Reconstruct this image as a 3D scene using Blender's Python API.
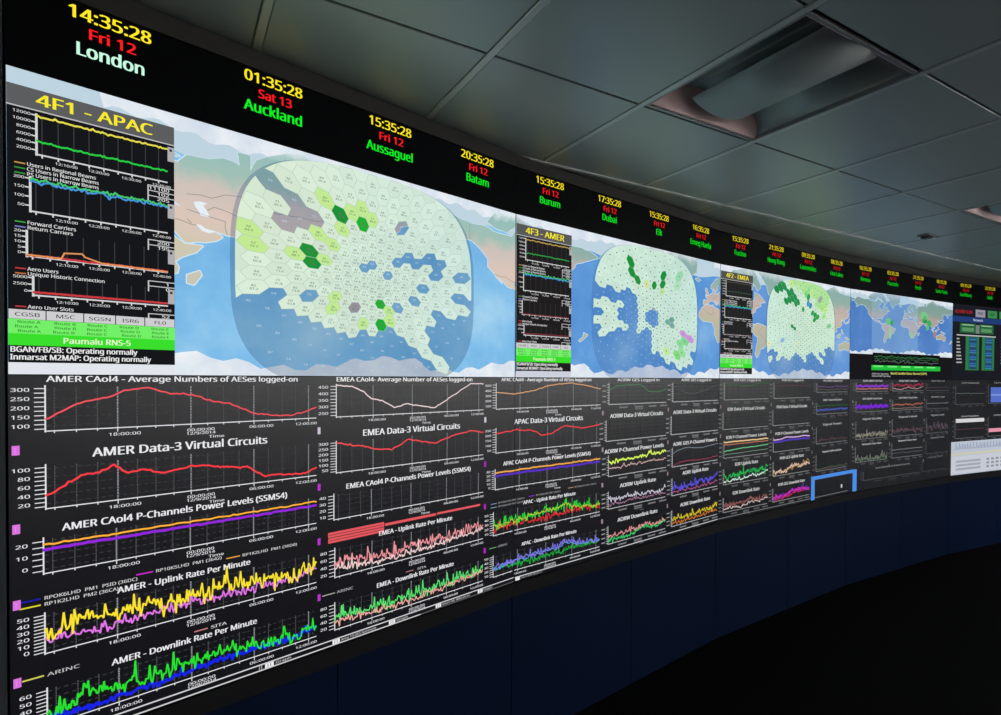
import bpy, bmesh, math, random
from mathutils import Vector, Matrix

random.seed(11)
scene = bpy.context.scene
col = scene.collection
for o in list(bpy.data.objects):
    bpy.data.objects.remove(o)

# ------------------------------------------------------------------ camera, light, exposure
EYE = 1.6
cam_d = bpy.data.cameras.new('camera')
cam = bpy.data.objects.new('camera', cam_d)
col.objects.link(cam)
cam_d.sensor_fit = 'HORIZONTAL'
cam_d.sensor_width = 36.0
cam_d.lens = 564.31 / 1001.0 * 36.0
cam_d.shift_y = 28.4 / 1001.0
cam_d.clip_start = 0.02
cam.matrix_world = (Matrix.Translation((0, 0, EYE)) @ Matrix.Rotation(math.pi / 2 - 0.01447, 4, 'X')
                    @ Matrix.Rotation(0.00462, 4, 'Z'))
scene.camera = cam

world = bpy.data.worlds.new('World')
scene.world = world
world.use_nodes = True
world.node_tree.nodes['Background'].inputs[0].default_value = (0.5, 0.6, 0.7, 1)
world.node_tree.nodes['Background'].inputs[1].default_value = 0.002

scene.view_settings.view_transform = 'Standard'
scene.view_settings.look = 'None'
scene.view_settings.exposure = 0.0
scene.view_settings.gamma = 1.0
scene.view_settings.use_curve_mapping = False

FILL_WATTS = (390.0, 110.0)  # the two added fill lights behind and beside the camera

# ------------------------------------------------------------------ helpers
def l1(v):
    v /= 255.0
    return v / 12.92 if v <= 0.04045 else ((v + 0.055) / 1.055) ** 2.4

def lin(c):
    return tuple(l1(v) for v in c)

def new_mat(name):
    m = bpy.data.materials.new(name)
    m.use_nodes = True
    nt = m.node_tree
    nt.nodes.clear()
    out = nt.nodes.new('ShaderNodeOutputMaterial')
    return m, nt, out

def principled(name, rgb, rough=0.5, metal=0.0, spec=0.5, bump=0.0, scale=40.0, var=0.0):
    m, nt, out = new_mat(name)
    b = nt.nodes.new('ShaderNodeBsdfPrincipled')
    c = lin(rgb)
    b.inputs['Base Color'].default_value = (*c, 1)
    b.inputs['Roughness'].default_value = rough
    b.inputs['Metallic'].default_value = metal
    b.inputs['Specular IOR Level'].default_value = spec
    nt.links.new(b.outputs[0], out.inputs[0])
    if bump or var:
        tc = nt.nodes.new('ShaderNodeTexCoord')
        nz = nt.nodes.new('ShaderNodeTexNoise')
        nz.inputs['Scale'].default_value = scale
        nz.inputs['Detail'].default_value = 4
        nt.links.new(tc.outputs['Object'], nz.inputs['Vector'])
        if var:
            mx = nt.nodes.new('ShaderNodeMix')
            mx.data_type = 'RGBA'
            mx.inputs[6].default_value = (*[v * (1 - var) for v in c], 1)
            mx.inputs[7].default_value = (*[min(1, v * (1 + var)) for v in c], 1)
            nt.links.new(nz.outputs['Fac'], mx.inputs[0])
            nt.links.new(mx.outputs[2], b.inputs['Base Color'])
        if bump:
            bp = nt.nodes.new('ShaderNodeBump')
            bp.inputs['Strength'].default_value = bump
            bp.inputs['Distance'].default_value = 0.002
            nt.links.new(nz.outputs['Fac'], bp.inputs['Height'])
            nt.links.new(bp.outputs[0], b.inputs['Normal'])
    return m

def image_mat(name, alpha=False, sample=False, strength=1.0):
    """screen picture: light given off in the colour stored on the face"""
    m, nt, out = new_mat(name)
    at_ = nt.nodes.new('ShaderNodeAttribute')
    at_.attribute_name = 'Col'
    em = nt.nodes.new('ShaderNodeEmission')
    em.inputs[1].default_value = strength
    nt.links.new(at_.outputs['Color'], em.inputs[0])
    if alpha:
        tr = nt.nodes.new('ShaderNodeBsdfTransparent')
        mx = nt.nodes.new('ShaderNodeMixShader')
        nt.links.new(at_.outputs['Alpha'], mx.inputs[0])
        nt.links.new(tr.outputs[0], mx.inputs[1])
        nt.links.new(em.outputs[0], mx.inputs[2])
        nt.links.new(mx.outputs[0], out.inputs[0])
    else:
        nt.links.new(em.outputs[0], out.inputs[0])
    m.cycles.emission_sampling = 'FRONT' if sample else 'NONE'
    return m

def ramp_mat(name, stops, axis_z=None, scale=6.0, noise_amt=1.0, detail=6.0, sample=True):
    """emissive picture coloured by a ramp over noise and (axis_z=(z0,z1)) height on the screen"""
    m, nt, out = new_mat(name)
    tc = nt.nodes.new('ShaderNodeTexCoord')
    nz = nt.nodes.new('ShaderNodeTexNoise')
    nz.inputs['Scale'].default_value = scale
    nz.inputs['Detail'].default_value = detail
    nz.inputs['Roughness'].default_value = 0.6
    nt.links.new(tc.outputs['Object'], nz.inputs['Vector'])
    rp = nt.nodes.new('ShaderNodeValToRGB')
    els = rp.color_ramp.elements
    while len(els) < len(stops):
        els.new(0.5)
    for e, (p, c) in zip(els, stops):
        e.position = p
        e.color = (*lin(c), 1)
    if axis_z:
        sep = nt.nodes.new('ShaderNodeSeparateXYZ')
        nt.links.new(tc.outputs['Object'], sep.inputs[0])
        mr = nt.nodes.new('ShaderNodeMapRange')
        mr.inputs[1].default_value = axis_z[0]
        mr.inputs[2].default_value = axis_z[1]
        nt.links.new(sep.outputs[2], mr.inputs[0])
        ma = nt.nodes.new('ShaderNodeMath')
        ma.operation = 'MULTIPLY_ADD'
        ma.inputs[1].default_value = noise_amt
        nt.links.new(nz.outputs['Fac'], ma.inputs[0])
        mb = nt.nodes.new('ShaderNodeMath')
        mb.operation = 'SUBTRACT'
        mb.inputs[1].default_value = noise_amt * 0.5
        nt.links.new(mr.outputs[0], mb.inputs[0])
        nt.links.new(mb.outputs[0], ma.inputs[2])
        nt.links.new(ma.outputs[0], rp.inputs[0])
    else:
        nt.links.new(nz.outputs['Fac'], rp.inputs[0])
    em = nt.nodes.new('ShaderNodeEmission')
    nt.links.new(rp.outputs[0], em.inputs[0])
    nt.links.new(em.outputs[0], out.inputs[0])
    m.cycles.emission_sampling = 'FRONT' if sample else 'NONE'
    return m

M = {
    'image': image_mat('screen_image'),
    'overlay': image_mat('screen_image_translucent', alpha=True),
    'cells': image_mat('coverage_cell_picture', alpha=True, sample=True),
    'panel': image_mat('screen_picture_block', sample=True),
    'black': principled('black_frame_paint', (24, 24, 28), 0.55, spec=0.25),
    'clock': principled('black_clock_face', (8, 9, 13), 0.5, spec=0.06),
    'fascia': principled('charcoal_fascia', (52, 50, 48), 0.6, spec=0.3),
    'jamb': principled('dark_grey_jamb', (60, 64, 72), 0.6, spec=0.3),
    'plinth': principled('navy_plinth_panel', (6, 24, 56), 0.7, spec=0.12, var=0.12, scale=3),
    'floor': principled('black_carpet', (14, 14, 15), 0.95, spec=0.05, bump=0.3, scale=300, var=0.3),
    'wall': principled('grey_wall_paint', (205, 203, 198), 0.85, spec=0.2, bump=0.1, scale=200),
    'tile': principled('grey_metal_ceiling_tile', (158, 166, 164), 0.38, metal=0.2, var=0.03, scale=2.0),
    'bar_light': principled('pale_grid_bar', (186, 190, 187), 0.4, metal=0.3),
    'bar_dark': principled('dark_grid_channel', (24, 26, 26), 0.6),
    'slab': principled('dark_ceiling_void', (20, 20, 20), 0.9),
    'reflector': principled('grey_reflector_enamel', (150, 160, 158), 0.4, metal=0.1),
    'shield': principled('grey_lamp_shield', (146, 156, 158), 0.5, metal=0.1),
    'endcap': principled('pink_lit_end_plate', (240, 205, 205), 0.5),  # pink light falling on the plates is put into their colour
    'edge': principled('grey_fitting_rim', (130, 132, 132), 0.4, metal=0.4),
    'vent': principled('black_vent_metal', (14, 14, 15), 0.5),
    'white': principled('white_plastic', (200, 204, 204), 0.4),
}

def glass_mat():
    m, nt, out = new_mat('dark_screen_surface')
    b = nt.nodes.new('ShaderNodeBsdfPrincipled')
    b.inputs['Base Color'].default_value = (0.004, 0.004, 0.005, 1)
    b.inputs['Roughness'].default_value = 0.30
    b.inputs['Specular IOR Level'].default_value = 0.5
    b.inputs['Emission Color'].default_value = (*lin((15, 15, 20)), 1)
    b.inputs['Emission Strength'].default_value = 1.0
    nt.links.new(b.outputs[0], out.inputs[0])
    m.cycles.emission_sampling = 'NONE'
    return m
M['glass'] = glass_mat()

def link(name, me, mat=None, parent=None, loc=(0, 0, 0), rotz=0.0):
    o = bpy.data.objects.new(name, me)
    col.objects.link(o)
    if mat is not None and me is not None and not me.materials:
        me.materials.append(mat)
    o.location = loc
    o.rotation_euler = (0, 0, rotz)
    if parent is not None:
        o.parent = parent
    return o

def empty(name, loc, rotz=0.0, label=None, cat=None, group=None):
    o = bpy.data.objects.new(name, None)
    col.objects.link(o)
    o.empty_display_size = 0.1
    o.location = loc
    o.rotation_euler = (0, 0, rotz)
    tag(o, label, cat, group)
    return o

def tag(o, label=None, cat=None, group=None, kind=None):
    if label: o['label'] = label
    if cat: o['category'] = cat
    if group: o['group'] = group
    if kind: o['kind'] = kind
    return o

def box_bm(bm, x0, x1, y0, y1, z0, z1, bev=0.0):
    vs = [bm.verts.new(p) for p in ((x0, y0, z0), (x1, y0, z0), (x1, y1, z0), (x0, y1, z0),
                                    (x0, y0, z1), (x1, y0, z1), (x1, y1, z1), (x0, y1, z1))]
    fs = [bm.faces.new([vs[i] for i in f]) for f in
          ((3, 2, 1, 0), (4, 5, 6, 7), (0, 1, 5, 4), (1, 2, 6, 5), (2, 3, 7, 6), (3, 0, 4, 7))]
    if bev:
        es = {e for f in fs for e in f.edges}
        bmesh.ops.bevel(bm, geom=list(es), offset=bev, segments=1, affect='EDGES')

def box_me(name, *a, bev=0.0):
    bm = bmesh.new()
    box_bm(bm, *a, bev=bev)
    me = bpy.data.meshes.new(name)
    bm.to_mesh(me)
    bm.free()
    return me

def prism_me(name, poly, z0, z1):
    """vertical prism over a plan polygon (counter-clockwise)"""
    n = len(poly)
    v = [(x, y, z0) for x, y in poly] + [(x, y, z1) for x, y in poly]
    f = [list(range(n))[::-1], list(range(n, 2 * n))]
    f += [[i, (i + 1) % n, n + (i + 1) % n, n + i] for i in range(n)]
    me = bpy.data.meshes.new(name)
    me.from_pydata(v, [], f)
    me.update()
    return me

# ------------------------------------------------------------------ the wall's plan: five flat bays, each turned a little
W = 1.634
TH = [0.76879, 0.68059, 0.59238, 0.50943, 0.42648]
S = [(-1.1129, 1.2722)]
for t in TH:
    S.append((S[-1][0] + W * math.cos(t), S[-1][1] + W * math.sin(t)))
NB = 5
Z_BOT, Z_MID, Z_MAP, Z_TOP, Z_CEIL = 0.722, 1.602, 2.297, 2.492, 2.550

def wp(s, z, off):
    k = max(0, min(NB - 1, int(math.floor(s))))
    t = (s - k) * W
    c, n = math.cos(TH[k]), math.sin(TH[k])
    return (S[k][0] + t * c + off * n, S[k][1] + t * n - off * c, z)

# ------------------------------------------------------------------ lettering: outlines of the built-in font, cut once per character
CHARS = ''.join(chr(c) for c in range(33, 127))
def load_glyphs():
    objs = {}
    font = None
    try:
        import os
        font = bpy.data.fonts.load(os.path.join(bpy.utils.system_resource('DATAFILES', path='fonts'), 'NotoSansHebrew-Regular.woff2'))
    except Exception:
        font = None
    def mk(t):
        cu = bpy.data.curves.new('glyph', 'FONT')
        cu.body = t
        cu.resolution_u = 2
        cu.fill_mode = 'FRONT'
        if font:
            cu.font = font
        o = bpy.data.objects.new('glyph', cu)
        col.objects.link(o)
        return o
    for c in CHARS:
        objs[c] = mk(c)
        objs['w' + c] = mk('H' + c + 'H')
    objs['wbase'] = mk('HH')
    objs['w '] = mk('H H')
    dg = bpy.context.evaluated_depsgraph_get()
    dg.update()
    raw = {}
    for k, o in objs.items():
        e = o.evaluated_get(dg)
        me = e.to_mesh()
        me.calc_loop_triangles()
        raw[k] = ([(v.co.x, v.co.y) for v in me.vertices], [tuple(t.vertices) for t in me.loop_triangles])
        e.to_mesh_clear()
    def wid(k):
        xs = [p[0] for p in raw[k][0]]
        return max(xs) - min(xs)
    base = wid('wbase')
    hh = raw['H'][0]
    cap = max(p[1] for p in hh) - min(p[1] for p in hh)
    g = {c: (raw[c][0], raw[c][1], wid('w' + c) - base) for c in CHARS}
    g[' '] = ([], [], wid('w ') - base)
    cds = set()
    for o in objs.values():
        cds.add(o.data)
        bpy.data.objects.remove(o)
    for c in cds:
        bpy.data.curves.remove(c)
    return g, cap
GL, CAP = load_glyphs()

class Layer:
    """flat picture pieces on the wall: polygons in (s, z) with a colour, lifted off the glass by a fraction of a millimetre"""
    def __init__(self):
        self.v, self.f, self.c = [], [], []
    def poly(self, pts, rgb, off=0.001, a=1.0):
        b = len(self.v)
        self.v += [(s, z, off) for s, z in pts]
        self.f.append(tuple(range(b, b + len(pts))))
        self.c.append((*lin(rgb), a))
    def rect(self, s0, s1, z0, z1, rgb, off=0.001, a=1.0):
        cuts = [s0] + [k for k in range(1, NB) if s0 < k < s1] + [s1]
        for p, q in zip(cuts, cuts[1:]):
            b = len(self.v)
            e = 1e-6
            p2, q2 = (p + e if p in range(1, NB) else p), (q - e if q in range(1, NB) else q)
            self.v += [(p2, z0, off), (q2, z0, off), (q2, z1, off), (p2, z1, off)]
            self.f.append((b, b + 1, b + 2, b + 3))
            self.c.append((*lin(rgb), a))
    def line(self, pts, w, rgb, off=0.0012, a=1.0):
        cc = (*lin(rgb), a)
        for (s0, z0), (s1, z1) in zip(pts, pts[1:]):
            dx, dz = (s1 - s0) * W, z1 - z0
            L = math.hypot(dx, dz)
            if L < 1e-7:
                continue
            nx, nz = -dz / L * w / 2 / W, dx / L * w / 2
            ex, ez = dx / L * w * 0.25 / W, dz / L * w * 0.25
            b = len(self.v)
            self.v += [(s0 - nx - ex, z0 - nz - ez, off), (s1 - nx + ex, z1 - nz + ez, off),
                       (s1 + nx + ex, z1 + nz + ez, off), (s0 + nx - ex, z0 + nz - ez, off)]
            self.f.append((b, b + 1, b + 2, b + 3))
            self.c.append(cc)
    def text(self, t, s, z, cap, rgb, w=None, off=0.0016, align='l', stretch=1.35, a=1.0):
        """baseline z, capital height cap (m), width w in bays or natural width times stretch"""
        nat = sum(GL[c][2] for c in t if c in GL)
        k = cap / CAP
        if w is None:
            sx = k * stretch / W
        else:
            sx = w / nat
        tw = nat * sx
        x = s - (tw / 2 if align == 'c' else tw if align == 'r' else 0)
        cc = (*lin(rgb), a)
        bold = 0.10 * cap / W if cap >= .012 else 0.05 * cap / W
        for c in t:
            if c not in GL:
                continue
            vv, ff, ad = GL[c]
            b = len(self.v)
            self.v += [(x + bold + p[0] * sx, z + p[1] * k, off) for p in vv]
            for tri in ff:
                self.f.append(tuple(b + i for i in tri))
                self.c.append(cc)
            b = len(self.v)
            self.v += [(x + p[0] * sx, z + p[1] * k, off) for p in vv]
            for tri in ff:
                self.f.append(tuple(b + i for i in tri))
                self.c.append(cc)
            x += ad * sx
    def build(self, name, parent, mat, kind=None):
        if not self.f:
            return None
        bay = parent['_k'] if '_k' in parent else None
        if bay is not None:
            fb = [max(0, min(NB - 1, int(sum(self.v[i][0] for i in f) / len(f)))) for f in self.f]
            for other in sorted(set(fb) - {bay}):
                X = Layer()
                for f, c, b in zip(self.f, self.c, fb):
                    if b == other:
                        n0 = len(X.v)
                        X.v += [(min(max(self.v[i][0], other + 1e-6), other + 1 - 1e-6), *self.v[i][1:]) for i in f]
                        X.f.append(tuple(range(n0, n0 + len(f))))
                        X.c.append(c)
                X.build(name, (UP if parent['_u'] else LO)[other], mat, kind)
            if len(set(fb)) > 1:
                X = Layer()
                for f, c, b in zip(self.f, self.c, fb):
                    if b == bay:
                        n0 = len(X.v)
                        X.v += [(min(max(self.v[i][0], bay + 1e-6), bay + 1 - 1e-6), *self.v[i][1:]) for i in f]
                        X.f.append(tuple(range(n0, n0 + len(f))))
                        X.c.append(c)
                self.v, self.f, self.c = X.v, X.f, X.c
            if bay not in fb:
                return parent
        me = bpy.data.meshes.new(name)
        px, py, pz = parent['_w'] if '_w' in parent else (0, 0, 0)
        th = parent['_t'] if '_t' in parent else 0.0
        c, n = math.cos(th), math.sin(th)
        vs = []
        for s, z, off in self.v:
            X, Y, Z = wp(s, z, off)
            X -= px; Y -= py
            vs.append((X * c + Y * n, -X * n + Y * c, Z - pz))
        me.from_pydata(vs, [], self.f)
        at_ = me.color_attributes.new('Col', 'FLOAT_COLOR', 'CORNER')
        buf = []
        for f, cc in zip(self.f, self.c):
            buf.extend(cc * len(f))
        at_.data.foreach_set('color', buf)
        me.update()
        o = link(name, me, mat, parent)
        for q in ('_w', '_t', '_k', '_u'):
            if q in parent:
                o[q] = parent[q]
        if kind:
            o['kind'] = kind
        return o

# ------------------------------------------------------------------ room shell
# plan of the room, counter-clockwise
LW = (-3.05, -1.05)
ROOM = [LW, (-3.05, -4.2), (6.3, -4.2), (6.3, 6.1)] + [S[k] for k in range(NB, -1, -1)]

def inside(x, y, poly=ROOM):
    r = False
    n = len(poly)
    for i in range(n):
        x0, y0 = poly[i]
        x1, y1 = poly[(i + 1) % n]
        if (y0 > y) != (y1 > y) and x < (x1 - x0) * (y - y0) / (y1 - y0) + x0:
            r = not r
    return r

def struct(name, me, mat, parent=None):
    o = link(name, me, mat, parent)
    if parent is None:
        o['kind'] = 'structure'
    return o

def wall_piece(name, a, b, z0, z1, mat, th=0.12, parent=None):
    dx, dy = b[0] - a[0], b[1] - a[1]
    L = math.hypot(dx, dy)
    nx, ny = -dy / L * th, dx / L * th
    return struct(name, prism_me(name, [a, b, (b[0] + nx, b[1] + ny), (a[0] + nx, a[1] + ny)], z0, z1), mat, parent)

struct('floor', box_me('floor', -3.3, 6.6, -4.5, 7.0, -0.1, 0.0), M['floor'])
wall_piece('wall_right', (6.3, 6.1), (6.3, -4.2), 0, 2.545, M['wall'])
wall_piece('wall_back', (6.3, -4.2), (-3.05, -4.2), 0, 2.545, M['wall'])
wall_piece('wall_left', (-3.05, -4.2), LW, 0, 2.545, M['wall'])
# dark side wall that carries the video wall's left edge
d0 = (math.cos(TH[0]), math.sin(TH[0]))
e0 = (S[0][0] - d0[0] * 0.004, S[0][1] - d0[1] * 0.004)
wall_piece('wall_side', LW, (e0[0] - d0[0] * 0.10, e0[1] - d0[1] * 0.10), 0, 2.545, M['jamb'], 0.12)
nrm0 = (math.sin(TH[0]), -math.cos(TH[0]))
def bay_pt(k, x, y):
    c, n = math.cos(TH[k]), math.sin(TH[k])
    return (S[k][0] + x * c - y * n, S[k][1] + x * n + y * c)
struct('trim_1', prism_me('trim_1', [bay_pt(0, -0.10, -0.012), bay_pt(0, -0.004, -0.012), bay_pt(0, -0.004, 0.12), bay_pt(0, -0.10, 0.12)], 0.0, 2.545), M['jamb'])
wall_piece('wall_end', S[NB], (6.3, 6.1), 0, 2.545, M['jamb'])
# wall behind the screens, plinth below them (separate boards), bottom frame and top fascia
wb = struct('wall_video', prism_me('wall_video', [bay_pt(k, x, .07) for k, x in [(0, 0)] + [(k, W) for k in range(NB)]] +
            [bay_pt(k, x, .17) for k, x in [(k, W) for k in range(NB - 1, -1, -1)] + [(0, 0)]], 0, 2.545), M['slab'])
for k in range(NB):
    for h in range(2):
        a, b = h * W / 2 + 0.002, (h + 1) * W / 2 - 0.002
        struct('plinth_board', prism_me('plinth_board', [bay_pt(k, a, 0.012), bay_pt(k, b, 0.012), bay_pt(k, b, 0.03), bay_pt(k, a, 0.03)], 0.0, Z_BOT - 0.062), M['plinth'], wb)
for k in range(NB):
    e = 0.0006
    struct('trim_%d' % (k + 2), prism_me('trim_b', [bay_pt(k, e, -0.004), bay_pt(k, W - e, -0.004), bay_pt(k, W, 0.06), bay_pt(k, 0, 0.06)], Z_BOT - 0.06, Z_BOT - 0.002), M['black'])
    struct('trim_%d' % (k + 2 + NB), prism_me('trim_t', [bay_pt(k, e, -0.006), bay_pt(k, W - e, -0.006), bay_pt(k, W, 0.06), bay_pt(k, 0, 0.06)], Z_TOP + 0.002, 2.546), M['fascia'])

# ------------------------------------------------------------------ ceiling: metal tiles on a square grid turned against the wall
GX, GY, GT, TS = -0.03334, 1.67515, 0.52661, 0.6
cg, sg = math.cos(GT), math.sin(GT)
def gp(i, j):
    return (GX + TS * (i * cg - j * sg), GY + TS * (i * sg + j * cg))
ceil = struct('ceiling', box_me('ceiling', -3.6, 6.9, -4.6, 7.2, 2.69, 2.74), M['slab'])
tile_me = box_me('ceiling_tile', -0.286, 0.286, -0.2962, 0.2962, 0, 0.014, bev=0.0025)
tile_me.materials.append(M['tile'])
LIGHT_CELLS = [(1, -1), (5, -1)]
for i in range(-14, 16):
    for j in range(-16, 8):
        if (i, j) in LIGHT_CELLS:
            continue
        cs = [gp(i + a, j + b) for a, b in ((0, 0), (1, 0), (1, 1), (0, 1), (.5, .5))]
        if not any(inside(*p) for p in cs):
            continue
        link('ceiling_tile', tile_me, None, ceil, (*gp(i + .5, j + .5), Z_CEIL), GT)
def grid_line(fixed, is_i, name, half, z0, z1, mat):
    ts = []
    n = -17.0
    while n < 18:
        p = gp(fixed, n) if is_i else gp(n, fixed)
        if inside(*p):
            ts.append(n)
        n += 0.05
    if not ts:
        return
    a, b = min(ts) - .25, max(ts) + .25
    if is_i:
        me = box_me(name, -half, half, a * TS, b * TS, z0, z1, bev=0.002)
        p = gp(fixed, 0)
    else:
        me = box_me(name, a * TS, b * TS, -half, half, z0, z1, bev=0.002)
        p = gp(0, fixed)
    link(name, me, mat, ceil, (p[0], p[1], 0), GT)
for i in range(-14, 16):
    grid_line(i, True, 'grid_bar', 0.0115, Z_CEIL - 0.003, Z_CEIL + 0.02, M['bar_light'])
for j in range(-16, 8):
    if j == 1:
        grid_line(j, False, 'edge_bar', 0.009, Z_CEIL - 0.008, Z_CEIL + 0.022, M['bar_light'])
    else:
        grid_line(j, False, 'grid_channel', 0.012, Z_CEIL + 0.021, Z_CEIL + 0.03, M['bar_dark'])

# ------------------------------------------------------------------ recessed ceiling lights
def strip_me(name, prof, y0, y1, t=0.002):
    """curved sheet: profile (x, z) run along y"""
    n = len(prof)
    v, f = [], []
    for (x, z) in prof:
        v += [(x, y0, z), (x, y1, z)]
    for (x, z) in prof:
        v += [(x, y0, z + t), (x, y1, z + t)]
    for i in range(n - 1):
        f.append((2 * i, 2 * i + 1, 2 * i + 3, 2 * i + 2))
        b = 2 * n
        f.append((b + 2 * i + 2, b + 2 * i + 3, b + 2 * i + 1, b + 2 * i))
        f.append((2 * i + 2, b + 2 * i + 2, b + 2 * i, 2 * i))
        f.append((2 * i + 1, b + 2 * i + 1, b + 2 * i + 3, 2 * i + 3))
    for i in (0, n - 1):
        b = 2 * n
        f.append((2 * i, b + 2 * i, b + 2 * i + 1, 2 * i + 1))
    me = bpy.data.meshes.new(name)
    me.from_pydata(v, [], f)
    me.update()
    for p in me.polygons:
        p.use_smooth = len(p.vertices) == 4 and abs(p.normal.y) < 0.5
    return me

H = 0.288
def refl_prof(sg_):
    return [(sg_ * (H - 0.004 - 0.17 * (1 - math.cos(a))), 0.002 + 0.075 * math.sin(a)) for a in [k * math.pi / 2 / 10 for k in range(11)]]
SH = [(-0.14 + 0.28 * k / 14, 0.030 - 0.034 * math.sin(math.pi * k / 14) ** 0.7) for k in range(15)]
rim_bm = bmesh.new()
for a in ((-H - .004, -H + .006, -H, H), (H - .006, H + .004, -H, H)):
    box_bm(rim_bm, a[0], a[1], a[2], a[3], -0.003, 0.012)
for a in ((-H, H, -H - .004, -H + .006), (-H, H, H - .006, H + .004)):
    box_bm(rim_bm, a[0], a[1], a[2], a[3], -0.003, 0.012)
rim_me = bpy.data.meshes.new('rim'); rim_bm.to_mesh(rim_me); rim_bm.free()
reflL = strip_me('reflector', refl_prof(-1), -H, H)
reflR = strip_me('reflector', refl_prof(1), -H, H)
top_me = box_me('housing_top', -0.125, 0.125, -H, H, 0.078, 0.084)
shield_me = strip_me('lamp_shield', SH, -H + 0.006, H - 0.07)
cap_me = box_me('end_plate', -H + .002, H - .002, -0.003, 0.003, 0.002, 0.08)
for v_ in cap_me.vertices:
    if v_.co.z > .05:
        v_.co.y -= .05  # tops tilted in so the plates catch more light
for m_, k_ in ((rim_me, 'edge'), (reflL, 'reflector'), (reflR, 'reflector'), (top_me, 'reflector'), (shield_me, 'shield'), (cap_me, 'endcap')):
    m_.materials.append(M[k_])
def troffer(cell, label):
    x, y = gp(cell[0] + .5, cell[1] + .5)
    r = empty('ceiling_light', (x, y, Z_CEIL), GT, label, 'ceiling light', 'recessed ceiling lights')
    link('rim', rim_me, None, r)
    link('reflector', reflL, None, r)
    link('reflector', reflR, None, r)
    link('housing_top', top_me, None, r)
    link('lamp_shield', shield_me, None, r)
    link('end_plate', cap_me, None, r, (0, H - 0.01, 0))
    link('end_plate', cap_me, None, r, (0, -H + 0.01, 0), math.pi)
    return r
troffer((1, -1), 'large unlit recessed ceiling light with curved grey shield above the clocks')
troffer((5, -1), 'unlit recessed ceiling light with end plate tinted for pink light at right edge of photo')
# added unseen fill lights: they brighten the ceiling by way of the walls
def brightener(label, a, b, inward, watts):
    mx, my = (a[0] + b[0]) / 2, (a[1] + b[1]) / 2
    L = math.hypot(b[0] - a[0], b[1] - a[1])
    r = empty('added_fill_light', (mx, my, Z_CEIL), math.atan2(b[1] - a[1], b[0] - a[0]), label, 'ceiling light')
    link('housing', box_me('housing', -L / 2, L / 2, -.04, .04, -.07, -.004, bev=.006), M['edge'], r)
    ld = bpy.data.lights.new('fill_lamp', 'AREA')
    ld.shape = 'RECTANGLE'; ld.size = L; ld.size_y = 0.06
    ld.energy = watts
    ld.color = (0.96, 0.98, 1.0)
    lo = bpy.data.objects.new('fill_lamp', ld)
    col.objects.link(lo)
    lo.parent = r
    lo.location = (0, inward * .0, -.08)
    lo.rotation_euler = (inward * math.radians(48), 0, 0)
brightener('added unseen washer beside the right hand wall', (5.75, -3.6), (5.75, 3.6), -1, FILL_WATTS[0])
brightener('added unseen washer at the back wall behind the camera', (-2.4, -3.65), (5.2, -3.65), -1, FILL_WATTS[1])

# small flush sensor in the tiles at the right
sn = empty('ceiling_sensor', (*gp(5.85, 0.59), Z_CEIL), GT, 'small flush white sensor with black slot in grey ceiling tile', 'sensor')
link('base_plate', box_me('base_plate', -0.075, 0.075, -0.035, 0.035, -0.008, 0.0, bev=0.003), M['edge'], sn)
link('slot', box_me('slot', -0.055, 0.01, -0.022, 0.022, -0.020, -0.0085, bev=0.003), M['vent'], sn)
link('lens', box_me('lens', 0.018, 0.06, -0.022, 0.022, -0.016, -0.0085, bev=0.004), M['white'], sn)

# ------------------------------------------------------------------ screens
BAYN = ['first', 'second', 'third', 'fourth', 'fifth']
UP_LABEL = ['large upper screen nearest the camera showing the APAC coverage map of the Pacific',
            'upper screen with the AMER panel and coverage map over the Americas',
            'upper screen with the EMEA panel and coverage map over Africa',
            'upper screen showing a small world map above a green status bar',
            'upper screen at far right with tables of green and blue cells']
LO_LABEL = ['large lower screen nearest the camera with AMER and EMEA line charts',
            'lower screen with APAC and AORW charts below the AMER map',
            'lower screen with IOR and POR charts below the EMEA map',
            'lower screen of dim purple charts below the world map',
            'lower screen at far right with white window along its bottom']
UP, LO = [], []
def make_screen(k, z0, z1, label):
    r = empty('display_screen', (S[k][0], S[k][1], z0), TH[k], label, 'screen', 'screens of the curved video wall')
    r['_w'] = (S[k][0], S[k][1], z0); r['_t'] = TH[k]; r['_k'] = k; r['_u'] = int(z0 > 1.5)
    e = 0.0015
    link('screen_housing', box_me('screen_housing', 0.006, W - 0.006, 0.003, 0.018, e, z1 - z0 - e), M['black'], r)
    link('screen_surface', box_me('screen_surface', e, W - e, 0.0, 0.0028, e, z1 - z0 - e), M['glass'], r)
    return r
for k in range(NB):
    UP.append(make_screen(k, Z_MID, Z_MAP, UP_LABEL[k]))
    LO.append(make_screen(k, Z_BOT, Z_MID, LO_LABEL[k]))

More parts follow.
